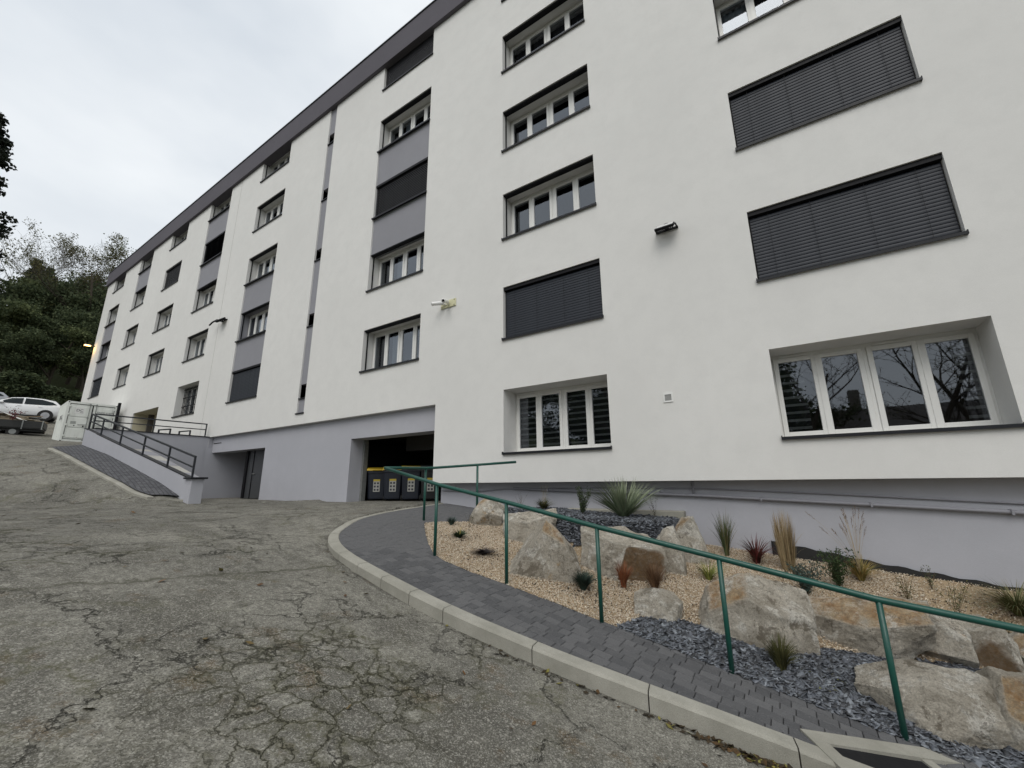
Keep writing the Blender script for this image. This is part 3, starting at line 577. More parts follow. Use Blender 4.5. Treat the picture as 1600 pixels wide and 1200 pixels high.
# windows: one mesh set shared by all of the same size
WID = 2.5; 
def sill_mesh(wd, drop=.05):
    mb = MB(); mb.box(-.018, wd + .012, -.05, -.038, -.045, .004); mb.box(-.016, wd + .01, -.038, .07, -.006, .004); mb.box(.004, wd - .004, .07, .42, .0, .012)
    mb.box(-.02, -.006, -.052, -.001, -.045, .022); mb.box(wd + .002, wd + .014, -.052, -.001, -.045, .022); return mb.mesh('sill', 'dark_metal')
def reveal_mesh(wd, hg, y0, mat, y1=.5):
    mb = MB(); v = [(x, y, z) for y in (y0, y1) for x, z in ((0, 0), (wd, 0), (wd, hg), (0, hg))]
    mb.add(v, [(0, 4, 5, 1), (1, 5, 6, 2), (2, 6, 7, 3), (3, 7, 4, 0)]); return mb.mesh('reveal', mat)
def frame_mesh(wd, hg, y0=.42):
    """outer frame, centre post and four sashes; returns also pane rectangles"""
    mb = MB(); fw = .03; y1 = y0 + .07
    mb.box(0, fw, y0, y1, 0, hg); mb.box(wd - fw, wd, y0, y1, 0, hg); mb.box(fw, wd - fw, y0, y1, hg - .06, hg); mb.box(fw, wd - fw, y0, y1, 0, .05)
    cw = .045; cx = wd / 2; mb.box(cx - cw / 2, cx + cw / 2, y0 - .004, y1, .05, hg - .06); panes = []
    half = (wd - 2 * fw - cw) / 2
    for a in (fw, cx + cw / 2):
        for k in (0, 1):
            x0 = a + k * half / 2 + .002; x1 = a + (k + 1) * half / 2 - .002; s = .074; z0, z1 = .052, hg - .062
            mb.bbox(x0, x0 + s, y0 - .022, y1 - .01, z0, z1, .006); mb.bbox(x1 - s, x1, y0 - .022, y1 - .01, z0, z1, .006)
            mb.bbox(x0 + s - .003, x1 - s + .003, y0 - .021, y1 - .01, z0, z0 + s, .006); mb.bbox(x0 + s - .003, x1 - s + .003, y0 - .021, y1 - .01, z1 - s, z1, .006)
            panes.append((x0 + s, x1 - s, z0 + s, z1 - s))
        mb.box(a + half / 2 - .014, a + half / 2 + .014, y0 - .032, y0 - .02, .06, hg - .07)
    mb.bbox(.12, .55, y0 - .02, y0, hg - .05, hg - .022, .004); mb.bbox(wd * .54, wd * .54 + .43, y0 - .02, y0, hg - .05, hg - .022, .004); return mb.mesh('window', 'pvc'), panes
cache = {}
def cached(key, fn):
    if key not in cache: cache[key] = fn()
    return cache[key]
def pane_mesh(w_, h_): return MB().add([(0, 0, 0), (w_, 0, 0), (w_, 0, h_), (0, 0, h_)], [(0, 1, 2, 3)]).mesh('pane', 'glass')
def guide_mesh(hg): return MB().box(0, .022, .135, .175, .02, hg - .01).mesh('guide_rail', 'black_metal')
SL = MB(); SL.yprism([(0, 0)] * 3, 0, 0) if 0 else None
def slat_mesh(wd, tilt):
    mb = MB(); pr = []
    for k in range(5):
        t = (k / 4 - .5); yy = t * .082; zz = .012 * math.cos(t * math.pi); a = R(tilt); pr.append((yy * math.cos(a) - zz * math.sin(a), yy * math.sin(a) + zz * math.cos(a)))
    v = [(x, y, z) for x in (.024, wd - .024) for y, z in pr]; mb.add(v, [(k, k + 1, 6 + k, 5 + k) for k in range(4)])
    return mb.mesh('slat', 'blind_dark' if tilt in (80, 70) else 'blind_metal', True)
for c, rs in ROWS.items():
    x0, x1 = COL[c]; wd = round(x1 - x0, 3)
    for r in rs:
        hg = round(ZT[r] - ZB[r], 3); base = Vector((x0, FY, ZB[r])); closed = (c, r) in CLOSED
        grey = (c, r) in PANEL and (c, r + 1) in PANEL; inp = (c, r) in PANEL or (c, r + 1) in PANEL
        if not closed:
            me, panes = cached(('f', wd, hg, r == 0), lambda: frame_mesh(wd, hg, .56 if r == 0 else .42)); wo = link('window', me, bld, base)
            for k, (a, b, e, d) in enumerate(panes):
                pm = cached(('p', round(b - a, 3), round(d - e, 3)), lambda: pane_mesh(b - a, d - e)); link('pane', pm, wo, (a, .572 if r == 0 else .432, e), True)
        else:
            hb = MB().box(.0, wd, .03, .16, hg - .085, hg - .002); hb.box(.02, .028, .085, .095, 0, hg)
            for q in (.12, .36, .64, .88): hb.box(wd * q - .002, wd * q + .002, .058, .06, .05, hg - .07)
            wo = link('closed_blind', hb.mesh('closed_blind', 'black_metal'), bld, base)
            nS = int((hg - .09) / .064); tl = {('E', 4): 28, ('F', 4): 80, ('C', 5): 80, ('C', 3): 70}.get((c, r), 74)
            sm = cached(('s', wd, tl), lambda: slat_mesh(wd, tl)); short = 3 if (c, r) == ('C', 3) else 0
            for k in range(short * 0, nS): link('slat', sm, wo, (0, .10, .045 + k * (hg - .12) / nS), True)
            link('bottom_rail', cached(('br', wd), lambda: MB().bbox(.024, wd - .024, .07, .13, .005, .035, .006).mesh('bottom_rail', 'blind_metal')), wo, (0, 0, .0), True)
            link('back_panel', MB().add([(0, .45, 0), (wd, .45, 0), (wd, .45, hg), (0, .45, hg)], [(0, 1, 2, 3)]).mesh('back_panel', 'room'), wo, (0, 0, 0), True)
        link('sill', cached(('sill', wd), lambda: sill_mesh(wd)), wo, (0, 0, 0), True)
        link('reveal', cached(('rv', wd, hg, grey), lambda: reveal_mesh(wd, hg, .07, 'panel_render' if grey else 'white_render', .64 if r == 0 else .5)), wo, (0, 0, 0), True)
        if r > 0:
            gm = cached(('g', hg), lambda: guide_mesh(hg)); link('guide_rail', gm, wo, (.001, 0, 0), True); link('guide_rail', gm, wo, (wd - .023, 0, 0), True)
            if not closed: link('raised_blind', cached(('rb', wd), lambda: MB().box(.002, wd - .002, .03, .17, -.04, -.004).box(.03, wd - .03, .05, .145, -.058, -.04).mesh('raised_blind', 'black_metal')), wo, (0, 0, hg), True)
        # soft furnishings behind the glass
        if r == 0 and c in 'ABZ':
            for k, (a, b, e, d) in enumerate(panes):
                if c == 'A' and k in (1, 2): continue
                fa, fb = (a - .03, a + (b - a) * .72) if (c == 'A' and k == 0) else ((a + (b - a) * .62, b + .03) if c == 'A' else (a - .03, b + .03))
                link('striped_blind', MB().add([(fa, .66, e - .03), (fb, .66, e - .03), (fb, .66, d + .03), (fa, .66, d + .03)], [(0, 1, 2, 3)]).mesh('striped_blind', 'zebra_fabric'), wo, (0, 0, 0), True)
        elif not closed:
            random.seed(hash((ord(c), r)) % 999)
            for k, (a, b, e, d) in enumerate(panes):
                kind = 1 if (c, r) == ('C', 1) and k in (1, 3) else (2 if random.random() < .35 or ((c, r) == ('C', 1) and k == 0) else (1 if random.random() < .18 else 0))
                if not kind: continue
                mb = MB(); K = 14; vs_ = []
                for i in range(K + 1):
                    xx = a - .02 + (b - a + .04) * i / K
                    for zz in (e - .05, d + .02): vs_.append((xx + (.0 if zz > 1 else (i / K - .5) * -.06), .58 + .025 * math.sin(i * 1.9 + k), zz))
                mb.add(vs_, [(2 * i, 2 * i + 2, 2 * i + 3, 2 * i + 1) for i in range(K)]); link('curtain', mb.mesh('curtain', 'drape' if kind == 1 else 'drape_dark', True), wo, (0, 0, 0), True)
# barred window and entrance door on the upper level
x0, x1, z0, z1 = -25.34, -22.89, 3.36, 4.909; wd, hg = x1 - x0, z1 - z0
me, panes = frame_mesh(wd, hg); wo = link('window', me, bld, (x0, FY, z0)); link('sill', sill_mesh(wd), wo, (0, 0, 0), True); link('reveal', reveal_mesh(wd, hg, .07, 'white_render'), wo, (0, 0, 0), True)
for a, b, e, d in panes: link('pane', pane_mesh(b - a, d - e), wo, (a, .432, e), True)
gr = MB()
for k in range(15): gr.bar((.08 + k * (wd - .16) / 14, .30, .03), (.08 + k * (wd - .16) / 14, .30, hg - .03), .022, .022)
for z in (.12, .55, 1.0, hg - .12): gr.box(.0, wd, .285, .315, z - .02, z + .02)
link('security_grille', gr.mesh('security_grille', 'black_metal'), wo, (0, 0, 0), True)
link('raised_slat_blind', MB().box(.05, wd * .4, .46, .48, .1, hg - .1).mesh('raised_slat_blind', 'room_ceiling'), wo, (0, 0, 0), True)
en = MB(); x0, x1, z0, z1 = -31.3, -27.5, 1.2, 4.13
en.add([(x, y, z) for y in (FY + .07, FY + .9) for x, z in ((x0, z0), (x1, z0), (x1, z1), (x0, z1))], [(0, 4, 5, 1), (1, 5, 6, 2), (2, 6, 7, 3), (3, 7, 4, 0)])
en.add([(x0, FY + .9, z0), (x1, FY + .9, z0), (x1, FY + .9, z1), (x0, FY + .9, z1)], [(0, 1, 2, 3)]); part('entrance_recess', en, 'cream_render', bld)
dm = MB()
for a, b in ((-30.2, -30.12), (-29.05, -28.97), (-27.72, -27.64)): dm.box(a, b, FY + .78, FY + .86, 1.3, 4.0)
dm.box(-30.2, -27.64, FY + .78, FY + .86, 3.93, 4.02); dm.box(-30.2, -27.64, FY + .78, FY + .86, 2.2, 2.28); do = part('entrance_door', dm, 'dark_metal', bld)
for a, b in ((-30.12, -29.05), (-28.97, -27.72)): part('pane', MB().add([(a, FY + .83, 1.3), (b, FY + .83, 1.3), (b, FY + .83, 3.93), (a, FY + .83, 3.93)], [(0, 1, 2, 3)]), 'glass', do)
part('handle', MB().bbox(-29.15, -29.1, FY + .70, FY + .76, 2.3, 3.0, .01), 'steel', do)
part('wall_box', MB().bbox(-30.55, -30.35, FY + .8, FY + .9, 3.3, 3.65, .01), 'black_metal', bld)
# narrow recessed strip with stair windows
sp = MB(); zz = [STRIP[2]] + [v for a in SW[::-1] for v in a] + [STRIP[3]]
sx0, sx1 = STRIP[0], STRIP[1]
for k in range(0, len(zz), 2): sp.box(sx0, sx1, FY + .05, FY + .4, zz[k], zz[k + 1])
spo = part('stair_strip', sp, 'panel_render', bld)
part('bottom_sill', MB().box(sx0 - .03, sx1 + .03, FY - .04, FY + .06, STRIP[2] - .03, STRIP[2] + .012), 'dark_metal', spo)
for a, b in SW:
    wo = part('stair_window', MB().box(sx0, sx1, FY + .36, FY + .40, a, b), 'blind_dark', bld)
    part('sill', MB().box(sx0 + .002, sx1 - .002, FY + .0, FY + .34, a - .02, a + .012), 'dark_metal', wo)
    part('pane', MB().add([(sx0 + .04, FY + .355, a + .05), (sx1 - .04, FY + .355, a + .05), (sx1 - .04, FY + .355, b - .04), (sx0 + .04, FY + .355, b - .04)], [(0, 1, 2, 3)]), 'glass', wo)

# ------------------------------------------------------------------ things fixed to the wall
def floodlight(x, z, s, label, tilt=-50, arm=0):
    t_ = thing('floodlight', label, 'floodlight', (x, FY, z), group='black floodlights on the facade')
    a = R(tilt); 
    def tf(mb): 
        mt = Matrix.Translation((0, -.19, 0)) @ Matrix.Rotation(a, 4, 'X'); mb.v = [tuple(mt @ (Vector(p) * s)) for p in mb.v]; return mb
    lpart('housing', tf(MB().bbox(-.2, .2, -.03, .03, -.13, .13, .012)), 'black_metal', t_)
    fin = MB()
    for k in range(9): fin.box(-.17 + k * .04, -.16 + k * .04, .03, .055, -.11, .11)
    lpart('cooling_fin', tf(fin), 'black_metal', t_); lpart('glass', tf(MB().box(-.175, .175, -.036, -.03, -.105, .105)), 'lamp_glass', t_)
    br = MB(); br.bar((-.22 * s, -.19, 0), (-.22 * s, -.02, .02), .02, .035).bar((.22 * s, -.19, 0), (.22 * s, -.02, .02), .02, .035).box(-.24 * s, .24 * s, -.03, -.001, 0, .04); br.box(-.04, .04, -.07, -.002, .04, .14)
    lpart('bracket', br, 'black_metal', t_)
    if arm: lpart('sensor_arm', MB().tube([(0, -.1, 0), (-.3, -.2, .06), (-.65, -.25, .0), (-.85, -.28, -.12)], .035, 8), 'black_metal', t_)
    return t_
floodlight(-1.37, 4.97, .9, 'black floodlight on the white wall left of the two large closed blinds')
floodlight(-21.2, 7.55, 1.15, 'black floodlight with a long curved arm, high up beside the wall joint', arm=1)
t_ = thing('wall_lamp', 'lit amber lamp on an arm at the far end of the white facade', 'lamp', (-43.1, FY, 10.45))
lpart('arm', MB().tube([(0, 0, 0), (-.02, -.12, .06), (-.05, -.2, .06)], .035, 8), 'dark_metal', t_)
lpart('lamp_head', MB().bbox(-.25, .15, -.62, -.2, .02, .12, .03), 'dark_metal', t_); lpart('lamp_lens', MB().box(-.2, .1, -.58, -.25, -.01, .02), 'lamp_lit', t_)
ll = bpy.data.lights.new('lamp_glow', 'POINT'); ll.energy = 14; ll.color = (1, .6, .18); ll.shadow_soft_size = .12
lo = link('lamp_glow', ll, t_, (-.02, -.35, -.2), True)
t_ = thing('security_camera', 'two white bullet security cameras on a yellowed backing plate', 'camera', (-7.22, FY, 4.86))
lpart('backing_plate', MB().bbox(-.27, .27, -.03, -.001, -.11, .11, .008), 'aged_plate', t_)
scw = MB()
for sx in (-.22, .22):
    for sz in (-.075, .075): scw.tube([(sx, -.036, sz), (sx, -.028, sz)], .014, 8)
lpart('screw', scw, 'dark_metal', t_)
def bullet(a, b):
    a, b = Vector(a), Vector(b); d = (b - a).normalized(); o = lpart('camera_body', MB().tube([a, a + d * .02, b - d * .03, b], [.04, .055, .055, .058], 14).box(-.001, .001, -.03, -.029, 0, .001), 'white_plastic', t_, True)
    lpart('camera_lens', MB().tube([b, b + d * .006], .036, 12), 'lens_black', o); lpart('camera_bracket', MB().tube([(a + d * .06), (a.x * .6 + .0, -.03, -.02)], .02, 8), 'white_plastic', o)
bullet((-.10, -.08, .03), (-.36, -.30, -.02)); bullet((.02, -.07, .03), (.12, -.36, -.06))
t_ = thing('vent_grille', 'small square metal vent grille in the white wall', 'vent', (-1.665, FY, 1.55))
lpart('frame', MB().box(-.085, -.06, -.015, -.001, -.085, .085).box(.06, .085, -.015, -.001, -.085, .085).box(-.06, .06, -.015, -.001, .06, .085).box(-.06, .06, -.015, -.001, -.085, -.06), 'white_plastic', t_)
lv = MB()
for k in range(6): lv.add([(-.06, -.012, -.058 + k * .02), (.06, -.012, -.058 + k * .02), (.06, -.002, -.04 + k * .02), (-.06, -.002, -.04 + k * .02)], [(0, 1, 2, 3)])
lpart('louvre', lv, 'steel', t_)
t_ = thing('wall_pipe', 'painted drain pipe and cable running along the grey plinth', 'pipe', (-2, BY_, -.3))
pp = lambda y, pts: [(x, y, z) for x, z in pts]
part('pipe', MB().tube(pp(8.25, [(-5.3, -.105), (-1.27, -.235), (2.5, -.415), (5, -.53)]), .026, 10), 'pipe_paint', t_, True)
part('cable', MB().tube(pp(8.28, [(-7.5, -.16), (-6.5, -.19), (-5.6, -.12), (-3.5, -.09), (-1.27, -.11), (.5, -.19), (2.5, -.30), (5, -.4)]), .013, 8), 'pipe_paint', t_, True)
part('branch_pipe', MB().tube(pp(8.26, [(-1.44, .02), (-1.45, -.24)]), .018, 8), 'pipe_paint', t_, True)
for x in (-4.4, -3, -.4, 1.0, 2.4): part('pipe_clip', MB().box(x - .012, x + .012, 8.205, 8.3, float(I(x, [-5.3, -1.27, 2.5, 5], [-.105, -.235, -.415, -.53])) - .034, float(I(x, [-5.3, -1.27, 2.5, 5], [-.105, -.235, -.415, -.53])) + .034), 'pipe_paint', t_)
t_ = MB(); xs_ = np.linspace(-.35, 2.6, 40)
for i in range(len(xs_) - 1):
    a, b = xs_[i], xs_[i + 1]; za, zb_ = [float(I(x, [-.35, .4, 1.1, 2.2, 2.6], [-.94, -1.06, -1.18, -1.33, -1.38])) + .012 * math.sin(x * 17) for x in (a, b)]
    t_.add([(a, 8.22, za - .6), (b, 8.22, zb_ - .6), (b, 8.27, zb_), (a, 8.27, za), (a, 8.285, za - .6), (b, 8.285, zb_ - .6), (b, 8.285, zb_), (a, 8.285, za)], [(0, 1, 2, 3), (3, 2, 6, 7)])
tag(link('root_barrier', t_.mesh('root_barrier', 'geotextile')), 'black plastic root barrier sheet at the foot of the grey plinth', 'sheet')
tag(link('concrete_ledge', MB().bbox(-3.9, -1.62, 8.1, 8.31, -.9, -.50, .012).mesh('concrete_ledge', 'kerb_concrete')), 'pale concrete ledge behind the slate bed at the foot of the wall', 'ledge')

# ------------------------------------------------------------------ green handrail round the garden
posts = [(-4.43, 4.77), (-3.18, 4.77), (-1.93, 4.79), (-.67, 4.80), (.51, 4.87), (1.72, 5.02), (2.95, 5.3)]
hr = thing('handrail', 'green painted steel tube handrail on posts between the path and the rock garden', 'handrail', (-2, 4.8, -1.5))
topf = [(x, y, float(zgar(x, y)) + 1.0) for x, y in posts]
cn = Vector((-5.66, 4.81, .275)); tb = [cn, Vector((-5.85, 5.55, .30)), Vector((-6.0, 6.12, .315)), Vector((-5.95, 6.3, .325)), Vector((-5.37, 6.98, .39)), Vector((-4.76, 7.52, .447))]
part('front_rail', MB().tube([cn] + topf, .028, 14), 'green_enamel', hr, True); part('rear_rail', MB().tube(tb, .026, 14), 'green_enamel', hr, True)
for x, y, z in topf: part('post', MB().tube([(x, y, z - 1.12), (x, y, z - .005)], .0235, 12), 'green_enamel', hr, True)
for p, b in ((tb[2], -.75), (tb[4], -.7)): part('post', MB().tube([(p.x, p.y, b), (p.x, p.y, p.z - .005)], .0235, 12), 'green_enamel', hr, True)

# ------------------------------------------------------------------ upper path, parapet and guard rails
K2 = np.array([(-20.6, 3.28), (-18.5, 3.42), (-16.1, 3.6), (-14.5, 3.76), (-13.9, 3.84), (-13.35, 4.0)])
k2 = tag(link('upper_kerb', None, None, (-16, 3.6, .3)), kind='structure')
kk = catmull(K2, 4)
zr2 = lambda x, y: float(zroad(x, min(y, 4.3)))
for i in range(len(kk) - 1):
    (xa, ya), (xb, yb) = kk[i], kk[i + 1]; mb = MB(); v = []
    for x, y in ((xa - .01, ya), (xb + .01, yb)):
        z = zr2(x, y)
        for dy, dz in ((0, -.1), (0, .05), (.02, .065), (.13, .065), (.13, -.1)): v.append((x, y + dy, z + dz))
    mb.add(v, [(j, j + 1, 6 + j, 5 + j) for j in range(4)] + [(0, 1, 2, 3, 4)[::-1], (5, 6, 7, 8, 9)]); part('kerb_stone', mb, 'kerb_concrete', k2)
part('end_kerb', MB().bar((-13.36, 4.02, -.385), (-12.9, 4.62, -.40), .11, .16), 'kerb_concrete', k2)
up_ = MB(); xs_ = np.linspace(-20.8, -13.05, 40); v = []
for x in xs_:
    ya = float(I(x, kk[:, 0], kk[:, 1])) + .12 + max(0, x + 13.4) * 1.6; yb_ = float(yw(x)) + .02
    for k in range(5): y = ya + (yb_ - ya) * k / 4; v.append((x, y, zr2(x, y) + .06))
up_.add(v, [(i * 5 + j, i * 5 + 5 + j, i * 5 + 6 + j, i * 5 + 1 + j) for i in range(39) for j in range(4)]); tag(link('upper_path', up_.mesh('upper_path', 'paved_path', True)), kind='structure')
zc = lambda x: float(I(x, [-20.8, -12.85], [2.03, .20]))
pw = thing('parapet_wall', 'sloping grey rendered parapet wall with thin dark coping beside the upper path', 'wall', (-16.8, 4.4, .2))
mb = MB(); v = []; N_ = 20
for i in range(N_ + 1):
    x = -20.85 + (8.0) * i / N_; y = float(yw(x))
    v += [(x, y, -1.0), (x, y, zc(x)), (x, y + .13, zc(x)), (x, y + .13, -1.0)]
mb.add(v, [(i * 4 + j, i * 4 + 4 + j, i * 4 + 5 + j, i * 4 + 1 + j) for i in range(N_) for j in range(3)] + [(0, 1, 2, 3), tuple(N_ * 4 + j for j in (3, 2, 1, 0))]); part('wall', mb, 'grey_render', pw)
a, b = Vector((-20.9, float(yw(-20.8)) + .065, zc(-20.8) + .02)), Vector((-12.86, float(yw(-12.86)) + .065, zc(-12.86) + .018))
part('coping', MB().bar(a, b, .14, .025), 'dark_metal', pw)
part('end_pillar', MB().bbox(-12.85, -12.55, 4.585, 4.87, -1, .18, .01), 'grey_render', pw); part('pillar_cap', MB().bbox(-12.92, -12.48, 4.53, 4.92, .18, .225, .008), 'dark_metal', pw)
gr_ = thing('guard_rail', 'dark metal guard rail with two bars on top of the sloping parapet', 'railing', (-16.8, 4.5, .7))
yy = lambda x: float(yw(x)) + .065
xa, xb = -20.75, -12.75
part('top_bar', MB().bar((xa, yy(xa), zc(xa) + .55), (xb, yy(xb), zc(xb) + .54), .045, .045), 'guard_metal', gr_); part('middle_bar', MB().bar((xa, yy(xa), zc(xa) + .29), (xb, yy(xb), zc(xb) + .27), .035, .035), 'guard_metal', gr_)
for x in (-20.73, -19.5, -17.75, -15.95, -14.25, -12.77): part('post', MB().box(x - .02, x + .02, yy(x) - .02, yy(x) + .02, zc(x), zc(x) + .55), 'guard_metal', gr_)
# concrete ramp between the parapet and the lower court, with darker patches
zrp = lambda x: zc(x) - .62; mb = MB(); v = []; xs_ = np.linspace(-20.8, -15.6, 18)
for x in xs_: v += [(x, float(yw(x)) + .13, zrp(x)), (x, 6.02, zrp(x)), (x, 6.02, -1.0)]
mb.add(v, [(i * 3 + j, i * 3 + 3 + j, i * 3 + 4 + j, i * 3 + 1 + j) for i in range(17) for j in range(2)]); rp = tag(link('ramp', mb.mesh('ramp', 'raw_render'), None), kind='structure')
for x in (-20.0, -18.2, -16.2): link('grey_patch', MB().add([(x - .5, 5.55, zrp(x - .5) + .006), (x + .4, 5.55, zrp(x + .4) + .006), (x + .55, 6.0, zrp(x + .55) + .006), (x - .3, 6.0, zrp(x - .3) + .006)], [(0, 1, 2, 3)]).mesh('grey_patch', 'panel_render'), rp, (0, 0, 0), True)
tw = thing('terrace_wall', 'grey retaining wall of the entrance terrace standing square to the facade', 'wall', (-20.9, 6.2, .5))
part('wall', MB().box(-21.05, -20.82, 4.37, 8.2, -1, 2.06), 'grey_render', tw); part('coping', MB().bbox(-21.09, -20.78, 4.36, 8.0, 2.06, 2.095, .006), 'dark_metal', tw)
tr_ = thing('terrace_rail', 'dark metal two bar railing along the entrance terrace edge', 'railing', (-20.9, 6.2, 2.1))
for z, s in ((2.60, .045), (2.36, .035)): part('bar', MB().bar((-20.92, 4.3, z), (-20.92, 7.88, z + .03), s, s), 'guard_metal', tr_)
for y in (4.33, 6.05, 7.86): part('post', MB().box(-20.94, -20.9, y - .02, y + .02, 2.06, 2.61), 'guard_metal', tr_)
for y, lb in ((6.35, 'small dark metal hoop on the terrace wall nearer the container'), (7.05, 'small dark metal hoop on the terrace wall nearer the facade')):
    tag(link('metal_hoop', MB().bar((-21.3, y, 1.5), (-21.3, y, 2.27), .05, .05).bar((-21.3, y + .38, 1.5), (-21.3, y + .38, 2.33), .05, .05).bar((-21.3, y - .02, 2.25), (-21.3, y + .4, 2.33), .05, .05).mesh('metal_hoop', 'guard_metal')), lb, 'hoop', 'hoops on the terrace wall')

# ------------------------------------------------------------------ wheelie bins in the garage
def make_bin(at, body, lid, label, sticker):
    t_ = thing('wheelie_bin', label, 'bin', at, R(44), 'bins in the garage'); mb = MB(); w0, w1, d0, d1, H = .24, .29, .30, .37, .93
    rings = [(w0, d0, .06), (w0 + .01, d0 + .01, .1), (w1 - .01, d1 - .01, H - .08), (w1 + .015, d1 + .015, H - .07), (w1 + .015, d1 + .015, H)]; v = []
    for a, b, z in rings:
        c_ = .045
        for x, y in ((-a + c_, -b), (a - c_, -b), (a, -b + c_), (a, b - c_), (a - c_, b), (-a + c_, b), (-a, b - c_), (-a, -b + c_)): v.append((x, y, z))
    mb.add(v, [(i * 8 + k, i * 8 + (k + 1) % 8, i * 8 + 8 + (k + 1) % 8, i * 8 + 8 + k) for i in range(4) for k in range(8)] + [tuple(range(8))[::-1]]); lpart('body', mb, body, t_)
    lm = MB(); prof = [(-.41, H + .0), (-.40, H + .05), (-.2, H + .10), (.1, H + .115), (.36, H + .10), (.39, H + .02), (.36, H)]; lm.xprism(prof, -.31, .31); lo_ = lpart('lid', lm, lid, t_)
    lpart('lid_grip', MB().bbox(-.14, .14, -.45, -.39, H + .005, H + .03, .008), lid, lo_)
    for s in (-1, 1):
        wl = lpart('wheel', MB().tube([(s * .27, .30, .1), (s * .33, .30, .1)], .1, 16), 'rubber', t_); lpart('hub', MB().tube([(s * .33, .30, .1), (s * .338, .30, .1)], .04, 12), 'bin_grey', wl)
    lpart('handle', MB().tube([(-.26, .39, H - .02), (-.26, .45, H + .02), (.26, .45, H + .02), (.26, .39, H - .02)], .016, 8), body, t_)
    if sticker:
        k = lambda x, z: (x, -I(z, [.1, .85], [.31, .36]) - .004, z); q = lambda x0, x1, z0, z1, e=0: [(x, y - e, z) for x, y, z in (k(x0, z0), k(x1, z0), k(x1, z1), k(x0, z1))]
        st = lpart('sticker', MB().add(q(-.10, .10, .28, .66), [(0, 1, 2, 3)]), 'paper', t_)
        lpart('sticker_heading', MB().add(q(-.10, .10, .60, .66, .002), [(0, 1, 2, 3)]), 'ink_yellow', st); pm = MB()
        for i in range(2):
            for j in range(3): pm.add(q(-.08 + i * .09, -.02 + i * .09, .31 + j * .10, .37 + j * .10, .002), [(0, 1, 2, 3)])
        tag(lpart('sticker_print', pm, 'ink', st), kind='stuff')
    return t_
gz_ = -.5
for k, (x, y, b, l_, lb, s) in enumerate([(-11.12, 9.2, 'bin_body', 'bin_lid', 'yellow lidded navy wheelie bin standing against the left jamb of the garage', 1), (-10.38, 9.2, 'bin_body', 'bin_lid', 'yellow lidded navy wheelie bin, second from the left garage jamb', 1),
        (-9.64, 9.25, 'bin_body', 'bin_lid', 'yellow lidded navy wheelie bin, third from the left garage jamb', 1), (-8.9, 9.3, 'bin_grey', 'bin_grey', 'dark grey wheelie bin with a paper notice behind the green handrail post', 1), (-8.2, 9.4, 'bin_grey', 'bin_grey', 'dark wheelie bin deepest in shade at the right of the garage', 0)]):
    make_bin((x, y, float(zroad(x, 8.0)) + .0), b, l_, lb, s)

# ------------------------------------------------------------------ storage container
def text_mesh(body, size, mat, name):
    cu = bpy.data.curves.new(name, 'FONT'); cu.body = body; cu.size = size; cu.extrude = .002; ob = bpy.data.objects.new(name, cu); C.objects.link(ob)
    dg = bpy.context.evaluated_depsgraph_get(); me = bpy.data.meshes.new_from_object(ob.evaluated_get(dg)); bpy.data.objects.remove(ob); me.materials.clear(); me.materials.append(M[mat]); return me
ct = thing('storage_container', 'pale grey steel storage container with double doors and lettering beside the entrance', 'container', (-33.1, 5.6, 2.44), R(-4))
L_, W_, H_ = 2.9, 2.1, 2.28                       # local: door face at x=0 looking +x, body towards -x, y across
cb_ = MB(); 
for y in (0, W_):                                 # corrugated long sides
    s = 1 if y else -1; v = []; k = 0; x = -.12; 
    while x > -L_ + .1:
        for dx, dd in ((0, 0), (-.07, 0), (-.10, -.035), (-.17, -.035)): v.append((x + dx, dd))
        x -= .2
    m = len(v); cb_.add([(a, y + s * d if y else y - s * d * 0 + (-d) * 1 * 1, z) for z in (.15, H_ - .12) for a, d in v], [(i, i + 1, m + i + 1, m + i) for i in range(m - 1)])
cb_.box(-L_ + .05, -L_ + .08, .05, W_ - .05, .12, H_ - .1); cb_.box(-L_ + .02, -.05, .03, W_ - .03, H_ - .06, H_ - .03); cb_.box(-L_ + .02, -.05, .03, W_ - .03, .12, .16)
lpart('body', cb_, 'container_paint', ct)
fr = MB()
for x in (-.14, -L_):
    for y in (0, W_ - .12): fr.bbox(x, x + .14, y, y + .12, .0, H_, .012)
for z0, z1 in ((.02, .15), (H_ - .12, H_ - .005)):
    for y in (.005, W_ - .085): fr.box(-L_ + .14, -.14, y, y + .08, z0, z1)
    for x in (-.12, -L_ + .02): fr.box(x, x + .1, .12, W_ - .12, z0, z1)
fo = lpart('corner_frame', fr, 'container_paint', ct); hl = MB()
for y in (.06, W_ - .06):
    for z in (.06, H_ - .06): hl.tube([(.002, y, z), (.004, y, z)], .032, 10)
lpart('corner_hole', hl, 'black_metal', fo)
